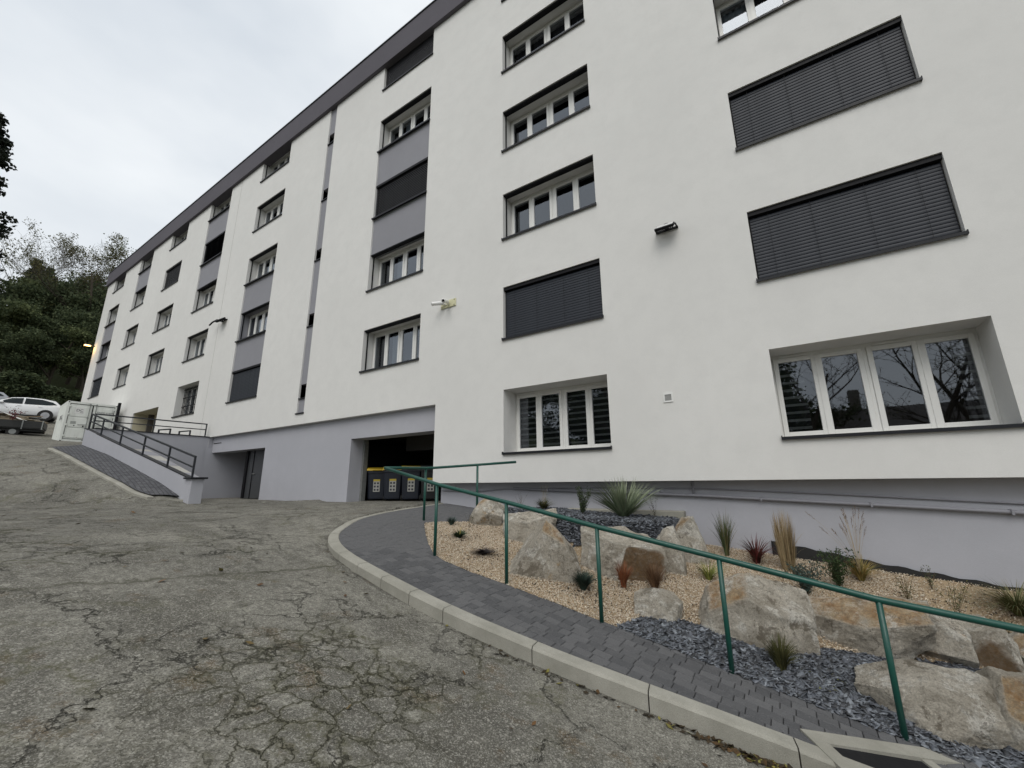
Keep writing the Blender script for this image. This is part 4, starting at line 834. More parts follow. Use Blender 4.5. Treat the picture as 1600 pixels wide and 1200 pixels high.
for k, (y0, y1) in enumerate(((.13, W_ / 2 - .012), (W_ / 2 + .012, W_ - .13))):
    dmb = MB(); dmb.box(-.07, -.035, y0, y1, .17, H_ - .14)
    for z0, z1 in ((.24, .76), (.84, 1.36), (1.44, 2.0)): dmb.bbox(-.036, -.012, y0 + .08, y1 - .08, z0, z1, .012)
    d_ = lpart('door', dmb, 'container_paint', ct); lpart('door_seal', MB().box(-.034, -.028, y0 - .012, y0 + .012, .17, H_ - .14).box(-.034, -.028, y1 - .012, y1 + .012, .17, H_ - .14).box(-.034, -.028, y0, y1, H_ - .155, H_ - .135).box(-.034, -.028, y0, y1, .165, .185), 'black_metal', d_)
    yb_ = y1 - .12 if k == 0 else y0 + .12
    lk = MB().tube([(.02, yb_, .08), (.02, yb_, H_ - .06)], .017, 8)
    for z in (.14, .8, 1.4, H_ - .12): lk.box(-.03, .035, yb_ - .04, yb_ + .04, z - .03, z + .03)
    lk.bar((.04, yb_, 1.0), (.04, yb_ - .35 if k == 0 else yb_ + .35, .98), .03, .03); lpart('locking_bar', lk, 'galv', d_)
    hg_ = MB(); ye = y0 + .0 if k == 0 else y1 - .0
    for z in (.35, .95, 1.55, 2.0): hg_.bbox(-.03, .012, ye - .04, ye + .04, z - .05, z + .05, .006)
    lpart('hinge', hg_, 'container_paint', d_)
RX = Matrix(((0, 0, 1, 0), (1, 0, 0, 0), (0, 1, 0, 0), (0, 0, 0, 1)))   # text plane -> door plane (x right = +y)
def door_text(body, size, y, z, name, mat='ink', xo=-.006):
    me = text_mesh(body, size, mat, name); me.transform(Matrix.Translation((xo, y, z)) @ RX); return link(name, me, ct, (0, 0, 0), True)
lpart('logo_plate', MB().box(-.011, -.008, .36, .72, 1.60, 1.95), 'sheet_white', ct); door_text('DC', .2, .40, 1.72, 'logo'); lpart('logo_line', MB().box(-.007, -.005, .56, .70, 1.655, 1.675), 'ink', ct)
door_text('DNCO 010777 0', .115, W_ / 2 + .2, 1.72, 'serial_lettering'); door_text('MAX GROSS\nTARE\nNET', .07, W_ / 2 + .24, 1.27, 'weight_lettering')
vt = MB()
for z in (1.02, 1.07, 1.12): vt.box(-.011, -.005, .28, .5, z, z + .03)
lpart('vent', vt, 'galv', ct); lpart('plate', MB().box(-.011, -.005, .42, .47, .90, .95).box(-.011, -.005, .78, .83, .86, .95), 'dark_metal', ct)
me = text_mesh('DNC', .38, 'ink', 'side_logo'); me.transform(Matrix.Translation((-1.2, -.045, 1.25)) @ Matrix(((1, 0, 0, 0), (0, 0, -1, 0), (0, 1, 0, 0), (0, 0, 0, 1)))); link('side_logo', me, ct, (0, 0, 0), True)
post_ = tag(link('timber_post', MB().box(-32.75, -32.6, 7.6, 7.72, 1.5, 4.85).mesh('timber_post', 'black_metal')), 'dark upright post at the right edge of the container', 'post')

# ------------------------------------------------------------------ trailer with a load, red leaved shrub
tl_ = thing('flatbed_trailer', 'black flatbed trailer with drop sides parked left of the container', 'trailer', (-37.9, 3.6, 2.95), R(76))
zb0 = .45                                            # local x to the right in view, y away
lpart('bed', MB().bbox(-2.4, 2.0, 0, 1.7, zb0, zb0 + .08, .01), 'trailer_black', tl_)
for y in (-.03, 1.7): lpart('side_board', MB().bbox(-2.4, 2.0, y, y + .03, zb0 + .06, zb0 + .48, .006), 'trailer_black', tl_)
for x in (-2.42, 2.0): lpart('end_board', MB().bbox(x, x + .03, .01, 1.69, zb0 + .09, zb0 + .46, .006), 'trailer_black', tl_)
for x in (-2.3, -1.0, -.2, 1.15, 1.95): lpart('stake', MB().box(x, x + .05, -.055, -.03, zb0 - .02, zb0 + .52), 'galv', tl_)
lpart('front_stake', MB().bar((-1.45, 1.0, zb0), (-1.3, 1.0, zb0 + 1.15), .05, .05).bar((-1.3, 1.0, zb0 + 1.0), (1.9, 1.6, zb0 + .85), .04, .04), 'galv', tl_)
lpart('chassis', MB().bar((-3.4, .8, .38), (2.0, .8, .38), .1, .1).bar((-2.4, .2, .38), (2, .2, .38), .08, .1).bar((-2.4, 1.5, .38), (2, 1.5, .38), .08, .1).bar((.4, .0, .3), (.4, 1.7, .3), .08, .08), 'trailer_black', tl_)
for x in (.1, .85):
    for y in (.08, 1.45):
        wl = lpart('wheel', MB().tube([(x, y, .27), (x, y + .18, .27)], .27, 18), 'rubber', tl_); lpart('rim', MB().tube([(x, y - .005, .27), (x, y + .01, .27)], .15, 14), 'galv', wl)
lpart('mudguard', MB().box(-.25, 1.2, -.06, .2, .52, .55), 'trailer_black', tl_)
ld = MB(); bm = bmesh.new(); bmesh.ops.create_icosphere(bm, subdivisions=4, radius=1)
for q in bm.verts:
    nn = noise.fractal(q.co * 2.3, .9, 2.2, 5); q.co = Vector((q.co.x * 1.9, q.co.y * .75, max(q.co.z, -.1) * .45)) * (1 + .25 * nn); q.co += Vector((0, .85, zb0 + .42))
ld.bm(bm); tq = tl_.matrix_basis
def onload(name, mb, mats, label, cat, smooth=False):
    o = link(name, mb.mesh(name, mats, smooth), None, (-37.9, 3.6, 2.95), rz=R(76)); return tag(o, label, cat)
onload('rubble_heap', ld, 'rubble', 'heap of earth and green waste loaded on the trailer', 'rubble')
onload('plastic_sheet', MB().add([(-.4, -.02, zb0 + .75), (.2, .1, zb0 + .95), (1.0, .05, zb0 + .55), (1.3, .2, zb0 + .5), (.9, .6, zb0 + .75), (0, .6, zb0 + 1.0)], [(0, 1, 5), (1, 2, 4, 5), (2, 3, 4)]), 'sheet_white', 'crumpled white sheet thrown over the trailer load', 'sheet')
onload('white_bag', MB().bbox(-2.6, -1.6, .0, .8, zb0 + .35, zb0 + .95, .14), 'sheet_white', 'bulky white rubble bag at the left end of the trailer', 'bag')
for k, (x, y, a) in enumerate(((-1.2, .3, .1), (-.9, .6, -.08), (.2, .4, .12))):
    onload('plank', MB().bar((x, y, zb0 + .62), (x + 1.6, y + a * 4, zb0 + .78 + a), .12, .04), 'plank', ('weathered plank lying at the left of the trailer load', 'weathered plank across the middle of the trailer load', 'weathered plank at the right of the trailer load')[k], 'plank')

# ------------------------------------------------------------------ parked cars
def make_car(at, rz, paint, label):
    c_ = thing('parked_car', label, 'car', at, rz, 'cars parked on the upper level')       # local: front towards -x, rear +x
    S = [(-2.2, .45, .62, .66, .50), (-2.12, .30, .80, .84, .74), (-1.75, .24, .92, .98, .86), (-1.2, .22, .98, 1.05, .89), (-.85, .22, 1.0, 1.08, .90), (.0, .22, 1.02, 1.0, .90), (1.0, .22, 1.05, 1.0, .90), (1.7, .26, 1.07, 1.0, .88), (2.05, .30, 1.05, 1.0, .82), (2.18, .45, .95, .97, .74)]
    mb = MB(); v = []
    for x, zb_, zt, zc_, hw in S:
        for s in (-1, 1):
            ring = [(hw * .93, zb_), (hw * 1.0, zb_ + .14), (hw * 1.02, (zb_ + zt) / 2), (hw * .985, zt - .06), (hw * .93, zt)]
            for yv, zv in (ring if s < 0 else ring[::-1]): v.append((x, s * yv, zv))
    k = 10; fs = [(i * k + j, i * k + k + j, i * k + k + (j + 1) % k, i * k + (j + 1) % k) for i in range(len(S) - 1) for j in range(k)] + [tuple(range(k)), tuple((len(S) - 1) * k + j for j in range(k))[::-1]]
    mb.add(v, fs); b_ = lpart('body', mb, paint, c_, True)
    G = [(-1.28, 1.0, .80, 1.0), (-.45, 1.48, .62, .80), (.2, 1.56, .63, .84), (1.0, 1.55, .62, .84), (1.65, 1.46, .58, .82), (2.1, 1.02, .66, .78)]     # roof line x, z, half roof, half belt
    gm = MB(); v = []
    for x, z, hr_, hb_ in G: v += [(x, -hb_, 1.0), (x, -hr_, z - .03), (x, -hr_ + .08, z), (x, hr_ - .08, z), (x, hr_, z - .03), (x, hb_, 1.0)]
    gm.add(v, [(i * 6 + j, i * 6 + 6 + j, i * 6 + 7 + j, i * 6 + 1 + j) for i in range(5) for j in range(5)]); lpart('cabin', gm, paint, c_, True)
    for s in (-1, 1):
        for xs_, nm in (([(-1.0, 1.07), (-.42, 1.42), (.12, 1.48), (.12, 1.05)], 'front_window'), ([(.22, 1.05), (.22, 1.485), (1.0, 1.47), (1.55, 1.33), (1.78, 1.16), (1.3, 1.06)], 'rear_window')):
            vv = []
            for x, z in xs_:
                hr_, hb_, zr = I(x, [g_[0] for g_ in G], [g_[2] for g_ in G]), I(x, [g_[0] for g_ in G], [g_[3] for g_ in G]), I(x, [g_[0] for g_ in G], [g_[1] for g_ in G])
                tt = (z - 1.0) / max(zr - .03 - 1.0, .05); vv.append((x, s * (hb_ + (hr_ - hb_) * min(tt, 1) + .035), z))
            lpart(nm, MB().add(vv, [tuple(range(len(vv)))]), 'car_glass', c_)
        for x in (-1.38, 1.34):
            ar = MB().tube([(x, s * .80, .33), (x, s * .925, .33)], .40, 20); lpart('wheel_arch', ar, 'rubber', c_)
            wl = lpart('wheel', MB().tube([(x, s * .74, .33), (x, s * .935, .33)], [.33, .33], 22), 'rubber', c_); rim = MB().tube([(x, s * .93, .33), (x, s * .945, .33)], .22, 18)
            for q in range(5): a = q * 1.2566; rim.bar((x, s * .948, .33), (x + .2 * math.cos(a), s * .948, .33 + .2 * math.sin(a)), .05, .01)
            lpart('rim', rim, 'alloy', wl)
        lpart('mirror', MB().bbox(-.92, -.72, s * .95 - .09, s * .95 + .09, 1.0, 1.13, .03), paint, c_); lpart('tail_light', MB().bbox(1.95, 2.14, s * .74 - .06, s * .74 + .06, .85, 1.05, .02), 'tail_red', c_)
        lpart('headlight', MB().bbox(-2.12, -1.85, s * .66 - .12, s * .66 + .12, .68, .80, .03), 'lamp_glass', c_)
        for x in (.0, 1.0): lpart('door_handle', MB().bbox(x - .1, x + .1, s * .925 - .012, s * .925 + .012, .90, .93, .006), paint, c_)
        lpart('sill_trim', MB().bbox(-1.0, .95, s * .87 - .05, s * .87 + .05, .20, .30, .02), 'rubber', c_)
    lpart('rear_screen', MB().add([(1.72, -.5, 1.42), (1.72, .5, 1.42), (2.07, .56, 1.1), (2.07, -.56, 1.1)], [(0, 3, 2, 1)]), 'car_glass', c_); lpart('windscreen', MB().add([(-1.2, -.72, 1.06), (-1.2, .72, 1.06), (-.5, .56, 1.47), (-.5, -.56, 1.47)], [(0, 3, 2, 1)]), 'car_glass', c_)
    return c_
d_ = Vector((math.cos(R(76)), math.sin(R(76)), 0)); wheel = Vector((-45.2, 6.75, 4.73))
make_car(wheel - d_ * 1.34, R(76), 'car_white', 'white estate car parked behind the trailer'); make_car(Vector((-52.5, 3.6, 5.95)), R(76), 'car_grey', 'silver car showing its roof behind the white car')

# ------------------------------------------------------------------ boulders
def ico(sub):
    bm = bmesh.new(); bmesh.ops.create_icosphere(bm, subdivisions=sub, radius=1); V = np.array([v.co[:] for v in bm.verts]); F = np.array([[v.index for v in f.verts] for f in bm.faces]); bm.free(); return V, F
ICO = ico(5); ICO6 = ico(6)
def boulder(label, front, size, planes, seed, sub=None, rust=(), brown=(), turn=0, sink=.12, rough=.030, extra=8):
    """front = world point of the visible foot; local x runs right, y away from the viewer; planes = (nx,ny,nz,d) facets"""
    rnd = np.random.default_rng(seed); IC = ICO6 if front[1] < 6.2 else ICO; V = IC[0] * 1.6; F = IC[1]; which = -np.ones(len(V), int)
    pl = [(*p,) for p in planes]; base = [(0, 0, -1, .62), (1, 0, 0, 1), (-1, 0, 0, 1), (0, 1, 0, 1), (0, -1, 0, 1), (0, 0, 1, 1)]
    ext = []
    for _ in range(extra): nv = rnd.normal(size=3); nv /= np.linalg.norm(nv); ext.append((*nv, rnd.uniform(.74, .98)))
    for it in range(3):
        for k, p in enumerate(pl + base + ext):
            nv = np.array(p[:3], float); nv /= np.linalg.norm(nv); d = V @ nv - p[3]; m = d > 0; V = V - np.where(m, d, 0)[:, None] * nv; which[m] = k
    nz = np.array([noise.fractal((Vector(v) * 1.7 + Vector((seed * 3.1, 0, 0))), .8, 2.1, 6) for v in V]); nz2 = np.array([noise.fractal(Vector(v) * 8 + Vector((seed, 5, 0)), .7, 2.2, 3) for v in V]); rg = np.array([noise.ridged_multi_fractal(Vector(v) * 1.6 + Vector((seed * 2, 9, 0)), 1, 2.1, 4, 1, 2) for v in V])
    L = np.linalg.norm(V, axis=1, keepdims=True); V = V * (1 + rough * 1.6 * nz[:, None] + rough * .45 * nz2[:, None] - .030 * (rg[:, None] - rg.mean()))
    lo, hi = V.min(0), V.max(0); V = (V - (lo + hi) / 2) / (hi - lo) * np.array(size); V[:, 2] += size[2] / 2
    x, y, z = front; va = math.atan2(x, y); ca, sa = math.cos(-va + turn), math.sin(-va + turn)      # face the open side
    dirv = np.array([math.sin(va), math.cos(va)]); ctr_ = np.array([x, y]) + dirv * size[1] * .42
    W = np.stack([V[:, 0] * ca - V[:, 1] * sa, V[:, 0] * sa + V[:, 1] * ca, V[:, 2]], 1)
    zb_ = z - sink * size[2]; me = npmesh('boulder', W, F, 'boulder', smooth=True)
    for nm, ids in (('rust', rust), ('brown', brown)):
        m = np.isin(which, ids).astype(np.float32)
        if len(ids):
            for _ in range(2):
                acc = np.zeros(len(V)); cn_ = np.zeros(len(V)); mf = m[F].mean(1)
                for j in range(3): np.add.at(acc, F[:, j], mf); np.add.at(cn_, F[:, j], 1)
                m = acc / cn_
        a = me.attributes.new(nm, 'FLOAT', 'POINT'); a.data.foreach_set('value', m.astype(np.float32))
    me.set_sharp_from_angle(angle=R(30))
    return tag(link('boulder', me, None, (ctr_[0], ctr_[1], zb_)), label, 'boulder', 'boulders in the rock garden')
def zfoot(x, y): return float(zbed(x, y))
BL = [
 ('rounded beige boulder at the back left, nearest the garage', (-4.95, 6.78), (.76, .60, .62), [(-.5, -.3, .8, .80), (.6, -.2, .75, .85), (0, -.75, -.4, .75)], 11, (0,), ()),
 ('broad grey beige boulder behind the pointed triangular one', (-3.80, 6.42), (.98, .6, .62), [(-.15, -.35, .9, .70), (-.6, -.75, .2, .80), (.35, -.9, .25, .8)], 12, (), ()),
 ('pointed triangular boulder with an orange rust stain on its top right face', (-2.92, 5.27), (1.02, .62, .82), [(-.735, -.12, .678, .47), (.826, -.1, .563, .72), (.34, -.50, .79, .66), (-.05, -.97, .22, .52)], 13, (2,), ()),
 ('massive blocky boulder with a dark brown right half behind the third rail post', (-2.08, 6.02), (1.22, .7, .74), [(-.05, -.3, 1, .80), (-.72, -.62, .2, .72), (.42, -.9, -.05, .72), (-.15, -1, .1, .82), (.8, -.2, .5, .95)], 14, (), (2,)),
 ('small rounded stone peeping out between the blocky boulder and the pale slab', (-1.92, 6.72), (.24, .24, .52), [(0, -.4, .9, .85)], 15, (), ()),
 ('pale grey upright slab leaning beside the brown grass', (-1.58, 6.70), (.42, .34, .72), [(.75, -.1, .6, .92), (-.6, -.2, .75, .95), (0, -1, .15, .7)], 16, (), ()),
 ('brown upright slab against the grey wall', (-1.42, 7.28), (.56, .4, .76), [(.80, -.1, .55, .78), (-.55, -.2, .8, .85), (.1, -1, .2, .7)], 17, (1,), ()),
 ('low flat grey stone at the edge of the slate chippings', (-1.43, 5.27), (.56, .36, .30), [(-.2, -.3, 1, .75), (.5, -.8, .3, .85)], 18, (), ()),
 ('large sloping boulder with ochre crown behind the fourth rail post', (-.52, 5.40), (1.24, .62, .72), [(-.46, -.36, .80, .68), (.52, -.36, .78, .66), (-.1, -.95, .3, .80), (.72, -.66, .1, .86), (.0, -.2, 1, .88)], 19, (4, 0), ()),
 ('wide flat topped ochre boulder behind the fifth rail post', (.50, 5.96), (1.06, .6, .60), [(-.1, -.5, .88, .68), (.3, -.9, -.1, .80), (-.35, -.9, .0, .82)], 20, (0,), ()),
 ('grey wedge shaped stone right of the wide ochre boulder', (1.08, 6.2), (.46, .45, .50), [(0, -.9, .4, .75), (.4, -.2, .9, .75)], 21, (), ()),
 ('dark brown blocky stone in the right hand rock row', (1.42, 6.34), (.46, .45, .44), [(0, -1, .1, .75), (-.2, -.2, 1, .75)], 22, (), (0,)),
 ('ochre stone at the right edge of the rock row', (1.84, 6.42), (.56, .5, .42), [(-.3, -.5, .8, .7)], 23, (0,), ()),
 ('big pale boulder lying on the slate in the right foreground', (.70, 5.06), (.94, .50, .45), [(-.35, -.25, .90, .72), (.70, -.35, .62, .82), (.1, -.90, .42, .70), (-.5, -.85, .0, .84)], 24, (), ()),
 ('brown boulder cut by the right edge of the picture', (1.27, 5.22), (.62, .5, .56), [(-.75, -.4, .5, .75), (.3, -.6, .7, .75)], 25, (1,), ()),
 ('tan boulder beside the right hand end of the handrail', (2.5, 5.75), (.9, .6, .5), [(.2, -.5, .8, .7)], 26, (), ()),
]
for lb, (x, y), sz, pls, sd, ru, bw_ in BL: boulder(lb, (x, y, zfoot(x, y)), sz, pls, sd, rust=ru, brown=bw_)

# ------------------------------------------------------------------ plants: blades as bent tapering strips
def blades(N, h, spread, lean, width, cols, seed, droop=.3, base=.03, seg=4, stiff=False, tip=None):
    rnd = np.random.default_rng(seed); a = rnd.uniform(0, 6.283, N); r = base * np.sqrt(rnd.uniform(0, 1, N)); hh = h * rnd.uniform(.55, 1.0, N); ln = lean * rnd.uniform(.15, 1, N) ** .8; w_ = width * rnd.uniform(.7, 1.2, N)
    az = a + rnd.normal(0, .5, N); V = np.zeros((N, seg + 1, 2, 3)); 
    for k in range(seg + 1):
        t = k / seg; out_ = spread * ln * (t if stiff else t ** 1.7); z = hh * (t * (1 - .15 * ln) - droop * ln * t ** 2.4)
        cx = r * np.cos(a) + out_ * np.cos(az); cy = r * np.sin(a) + out_ * np.sin(az); ww = w_ * (1 - t ** 2.2) * .5 + .0004; px, py = -np.sin(az + .6), np.cos(az + .6)
        for s, q in ((-1, 0), (1, 1)): V[:, k, q, 0] = cx + s * ww * px; V[:, k, q, 1] = cy + s * ww * py; V[:, k, q, 2] = z
    idx = np.arange(N * (seg + 1) * 2).reshape(N, seg + 1, 2); F = np.stack([idx[:, :-1, 0], idx[:, :-1, 1], idx[:, 1:, 1], idx[:, 1:, 0]], -1).reshape(-1, 4)
    c = np.array(cols)[rnd.integers(0, len(cols), N)] * rnd.uniform(.7, 1.2, (N, 1)); c = np.repeat(c[:, None], seg + 1, 1)
    if tip is not None: tt = (np.arange(seg + 1) / seg)[None, :, None] ** 2; c = c * (1 - tt) + np.array(tip) * tt
    c = np.repeat(c[:, :, None], 2, 2).reshape(-1, 3); return V.reshape(-1, 3), F, c
def leafy(N, h, r, size, cols, seed, stems=6, up_=.7):
    """stems with many small leaves"""
    rnd = np.random.default_rng(seed); Vs = []; Cs = []
    sa = rnd.uniform(0, 6.28, stems); sl_ = rnd.uniform(.2, 1, stems); sh = rnd.uniform(.65, 1, stems) * h
    k = rnd.integers(0, stems, N); t = rnd.uniform(.12, 1, N); c = np.stack([np.cos(sa[k]) * sl_[k] * r * t ** 1.3, np.sin(sa[k]) * sl_[k] * r * t ** 1.3, sh[k] * t], 1) + rnd.normal(0, size * .35, (N, 3))
    d = rnd.normal(0, 1, (N, 3)); d[:, 2] = np.abs(d[:, 2]) * up_ + .3; d /= np.linalg.norm(d, axis=1, keepdims=True); s = np.cross(d, rnd.normal(0, 1, (N, 3))); s /= np.linalg.norm(s, axis=1, keepdims=True)
    L = size * rnd.uniform(.6, 1.2, (N, 1)); V = np.stack([c, c + d * L * .5 + s * L * .16, c + d * L, c + d * L * .5 - s * L * .16], 1); F = np.arange(N * 4).reshape(N, 4); cl = np.repeat(np.array(cols)[rnd.integers(0, len(cols), N)] * rnd.uniform(.65, 1.2, (N, 1)), 4, 0)
    SV, SF, SC = [], [], []
    for j in range(stems):
        p0 = np.zeros(3); pr = [np.array([np.cos(sa[j]) * sl_[j] * r * q ** 1.3, np.sin(sa[j]) * sl_[j] * r * q ** 1.3, sh[j] * q]) for q in (0, .35, .7, 1)]
        for q in range(3):
            o_ = len(SV) ; wv = np.array([-np.sin(sa[j] + .8), np.cos(sa[j] + .8), 0]) * .0025; SV += [pr[q] - wv, pr[q] + wv, pr[q + 1] + wv * .6, pr[q + 1] - wv * .6]; SF.append([o_, o_ + 1, o_ + 2, o_ + 3]); SC += [np.array((.10, .07, .04))] * 4
    return np.vstack([V.reshape(-1, 3), np.array(SV)]), np.vstack([F, np.array(SF) + N * 4]), np.vstack([cl, np.array(SC)])
def heads(N, h, spread, seed, size, col, stalk=(.35, .27, .15)):
    """tall stalks with fluffy seed heads"""
    rnd = np.random.default_rng(seed); V, F, Cc = [], [], []
    for i in range(N):
        a = rnd.uniform(0, 6.28); o = spread * rnd.uniform(.1, 1); H = h * rnd.uniform(.65, 1); p = [np.array([math.cos(a) * o * t ** 1.8, math.sin(a) * o * t ** 1.8, H * (t - .1 * t ** 3 * o)]) for t in (0, .3, .6, .85, 1)]
        wv = np.array([.0014, .0008, 0])
        for q in range(4): k = len(V); V += [p[q] - wv, p[q] + wv, p[q + 1] + wv, p[q + 1] - wv]; F.append([k, k + 1, k + 2, k + 3]); Cc += [stalk] * 4
        d = (p[4] - p[3]); d /= np.linalg.norm(d)
        for j in range(26):
            t = j / 26; c = p[4] + d * (t - .3) * size; u = rnd.normal(0, 1, 3); u -= d * (u @ d); u /= np.linalg.norm(u); u = u * size * .16 * math.sin(math.pi * min(.98, t * .9 + .08)) + d * size * .12; s = np.cross(u, d); s = s / (np.linalg.norm(s) + 1e-9) * .003
            k = len(V); V += [c - s, c + s, c + u + s * .3, c + u - s * .3]; F.append([k, k + 1, k + 2, k + 3]); Cc += [tuple(np.array(col) * rnd.uniform(.7, 1.2))] * 4
    return np.array(V), np.array(F), np.array(Cc, float)
def plant(name, label, at, cat, *layers):
    x, y = at[:2]; z = zfoot(x, y) - .005; t_ = thing(name, label, cat, (x, y, z), group='plants in the rock garden')
    for nm, (V, F, c) in layers: link(nm, npmesh(nm, V, F, 'blade', c), t_, (0, 0, 0), True)
GRN, DGR, BLU = [(.05, .085, .03), (.07, .11, .04), (.04, .065, .025)], [(.022, .045, .02), (.035, .06, .025)], [(.05, .085, .075), (.07, .11, .095), (.035, .06, .055)]
TAN, BRN, RED, LIME = [(.36, .27, .15), (.45, .35, .2), (.27, .19, .10)], [(.16, .085, .045), (.22, .13, .07), (.11, .06, .035)], [(.10, .018, .02), (.15, .03, .025), (.06, .03, .02)], [(.25, .27, .06), (.33, .34, .09), (.16, .2, .05)]
OLV = [(.09, .09, .03), (.13, .12, .045), (.06, .065, .02)]
plant('rosette_plant', 'low dark green rosette with thin yellow stems in the beige gravel near the first post', (-4.78, 5.73), 'plant', ('leaves', blades(110, .18, .2, 1, .026, [(.05, .08, .035), (.03, .055, .025)], 1, .4)), ('stems', blades(7, .34, .1, .8, .006, [(.4, .3, .06)], 2)))
plant('round_tuft', 'small round blue green tuft beside the path bend', (-5.45, 6.3), 'plant', ('leaves', blades(260, .2, .12, 1, .007, BLU, 3, .2)))
plant('twiggy_plant', 'thin twiggy plant below the rounded beige boulder', (-5.1, 6.42), 'plant', ('leaves', leafy(60, .26, .12, .025, OLV, 4, 6)))
plant('withered_plant', 'flat withered blackish plant in the beige gravel left of the second post', (-4.0, 5.38), 'plant', ('leaves', blades(200, .13, .28, 1, .015, [(.035, .028, .03), (.06, .045, .05), (.02, .018, .02)], 5, .5)))
plant('fescue_tuft', 'blue green fescue tuft in front of the pointed boulder', (-2.38, 5.35), 'grass', ('leaves', blades(620, .31, .23, 1, .006, [(.03, .055, .045), (.05, .08, .06)], 6, .3)))
plant('red_sedge', 'small copper red grass clump in front of the blocky boulder', (-2.0, 5.79), 'grass', ('leaves', blades(220, .40, .15, 1, .006, [(.26, .08, .03), (.18, .05, .025), (.30, .13, .06)], 7, .1)))
plant('brown_sedge', 'tall brown fine leaved sedge in front of the pale upright slab', (-1.63, 5.92), 'grass', ('leaves', blades(420, .46, .18, 1, .005, BRN, 8, .12)))
plant('spiky_yucca', 'large spiky grey green yucca fan in the slate bed', (-2.52, 7.55), 'yucca', ('leaves', blades(280, .90, .76, 1, .022, [(.13, .18, .10), (.18, .235, .14), (.23, .27, .17)], 9, .25, .04, 4, True, (.27, .3, .2))))
plant('rosemary', 'upright rosemary bush left of the yucca', (-3.22, 7.35), 'shrub', ('leaves', leafy(1100, .52, .2, .045, [(.05, .075, .035), (.07, .10, .05), (.035, .05, .025)], 10, 14)))
plant('umbel_grass', 'grassy clump with flat flower heads behind the broad boulder', (-4.25, 7.75), 'plant', ('leaves', blades(320, .34, .3, 1, .007, OLV, 11, .4)), ('flower_stems', heads(6, .46, .1, 12, .07, (.20, .20, .06))))
plant('sparse_twigs', 'sparse twigs between the two back boulders', (-4.65, 7.5), 'plant', ('leaves', leafy(60, .36, .2, .02, OLV, 13, 7)))
plant('wispy_shrub', 'wispy dark leaved twigs right of the yucca', (-2.08, 7.95), 'shrub', ('leaves', leafy(90, .46, .26, .028, [(.03, .035, .03), (.05, .055, .04)], 14, 6)))
plant('upright_grass', 'upright green grass clump against the grey wall beside the brown slab', (-.97, 7.88), 'grass', ('leaves', blades(150, .84, .24, 1, .010, [(.06, .085, .035), (.09, .11, .05), (.16, .14, .06)], 15, .1)))
plant('blood_grass', 'dark red grass clump against the grey wall', (-.55, 7.75), 'grass', ('leaves', blades(150, .54, .40, 1, .011, RED, 16, .35)))
plant('feather_reed_grass', 'tall straw coloured reed grass standing straight against the grey wall', (-.15, 7.72), 'grass', ('leaves', blades(520, .93, .10, 1, .006, TAN, 17, .0, .08, 4, True)), ('loose_blades', blades(30, .9, .3, 1, .004, TAN, 18, .2)))
plant('lime_grass', 'small lime green grass behind the large sloping boulder', (-1.1, 6.75), 'grass', ('leaves', blades(130, .36, .34, 1, .007, LIME, 19, .3)))
plant('lavender', 'rounded blue grey lavender mound in front of the wall', (.02, 7.0), 'shrub', ('leaves', leafy(1700, .40, .27, .04, BLU, 20, 50)))
plant('green_shrub', 'bushy dark green shrub left of the fountain grass', (.40, 7.45), 'shrub', ('leaves', leafy(1500, .50, .27, .045, [(.035, .065, .02), (.055, .09, .03), (.03, .05, .02)], 21, 22)))
plant('fountain_grass', 'fountain grass with fluffy brown seed heads against the grey wall', (.68, 7.80), 'grass', ('leaves', blades(260, .44, .36, 1, .007, [(.30, .20, .05), (.16, .16, .05), (.38, .28, .1)], 22, .4)), ('seed_heads', heads(20, .95, .45, 23, .15, (.24, .17, .11))))
plant('thin_herb', 'thin straggling herb in the gravel right of the fountain grass', (1.07, 7.42), 'plant', ('leaves', leafy(130, .32, .12, .03, OLV, 24, 9)), ('stalks', blades(6, .5, .25, 1, .003, OLV, 25)))
plant('small_bush', 'small pale bush at the black root barrier', (1.40, 7.9), 'plant', ('leaves', leafy(120, .28, .12, .03, [(.10, .12, .06), (.07, .09, .04)], 26, 8)))
plant('straggly_herb', 'straggly yellowish herb above the grey wedge stone', (1.43, 7.15), 'plant', ('leaves', leafy(220, .46, .2, .03, [(.15, .14, .05), (.09, .1, .04)], 27, 14)))
plant('weeping_grass', 'arching weeping green grass at the right edge against the wall', (2.05, 7.6), 'grass', ('leaves', blades(620, .52, .8, 1, .006, [(.10, .13, .045), (.14, .15, .06), (.2, .17, .08)], 28, .55)))
plant('olive_tuft', 'olive green grass tuft in the slate chippings in front of the large boulder', (-.28, 5.14), 'grass', ('leaves', blades(420, .40, .2, 1, .006, OLV, 29, .3)))
plant('sprig', 'tiny green sprig at the right end of the gravel', (1.75, 7.0), 'plant', ('leaves', leafy(90, .2, .14, .03, OLV, 30, 7)))

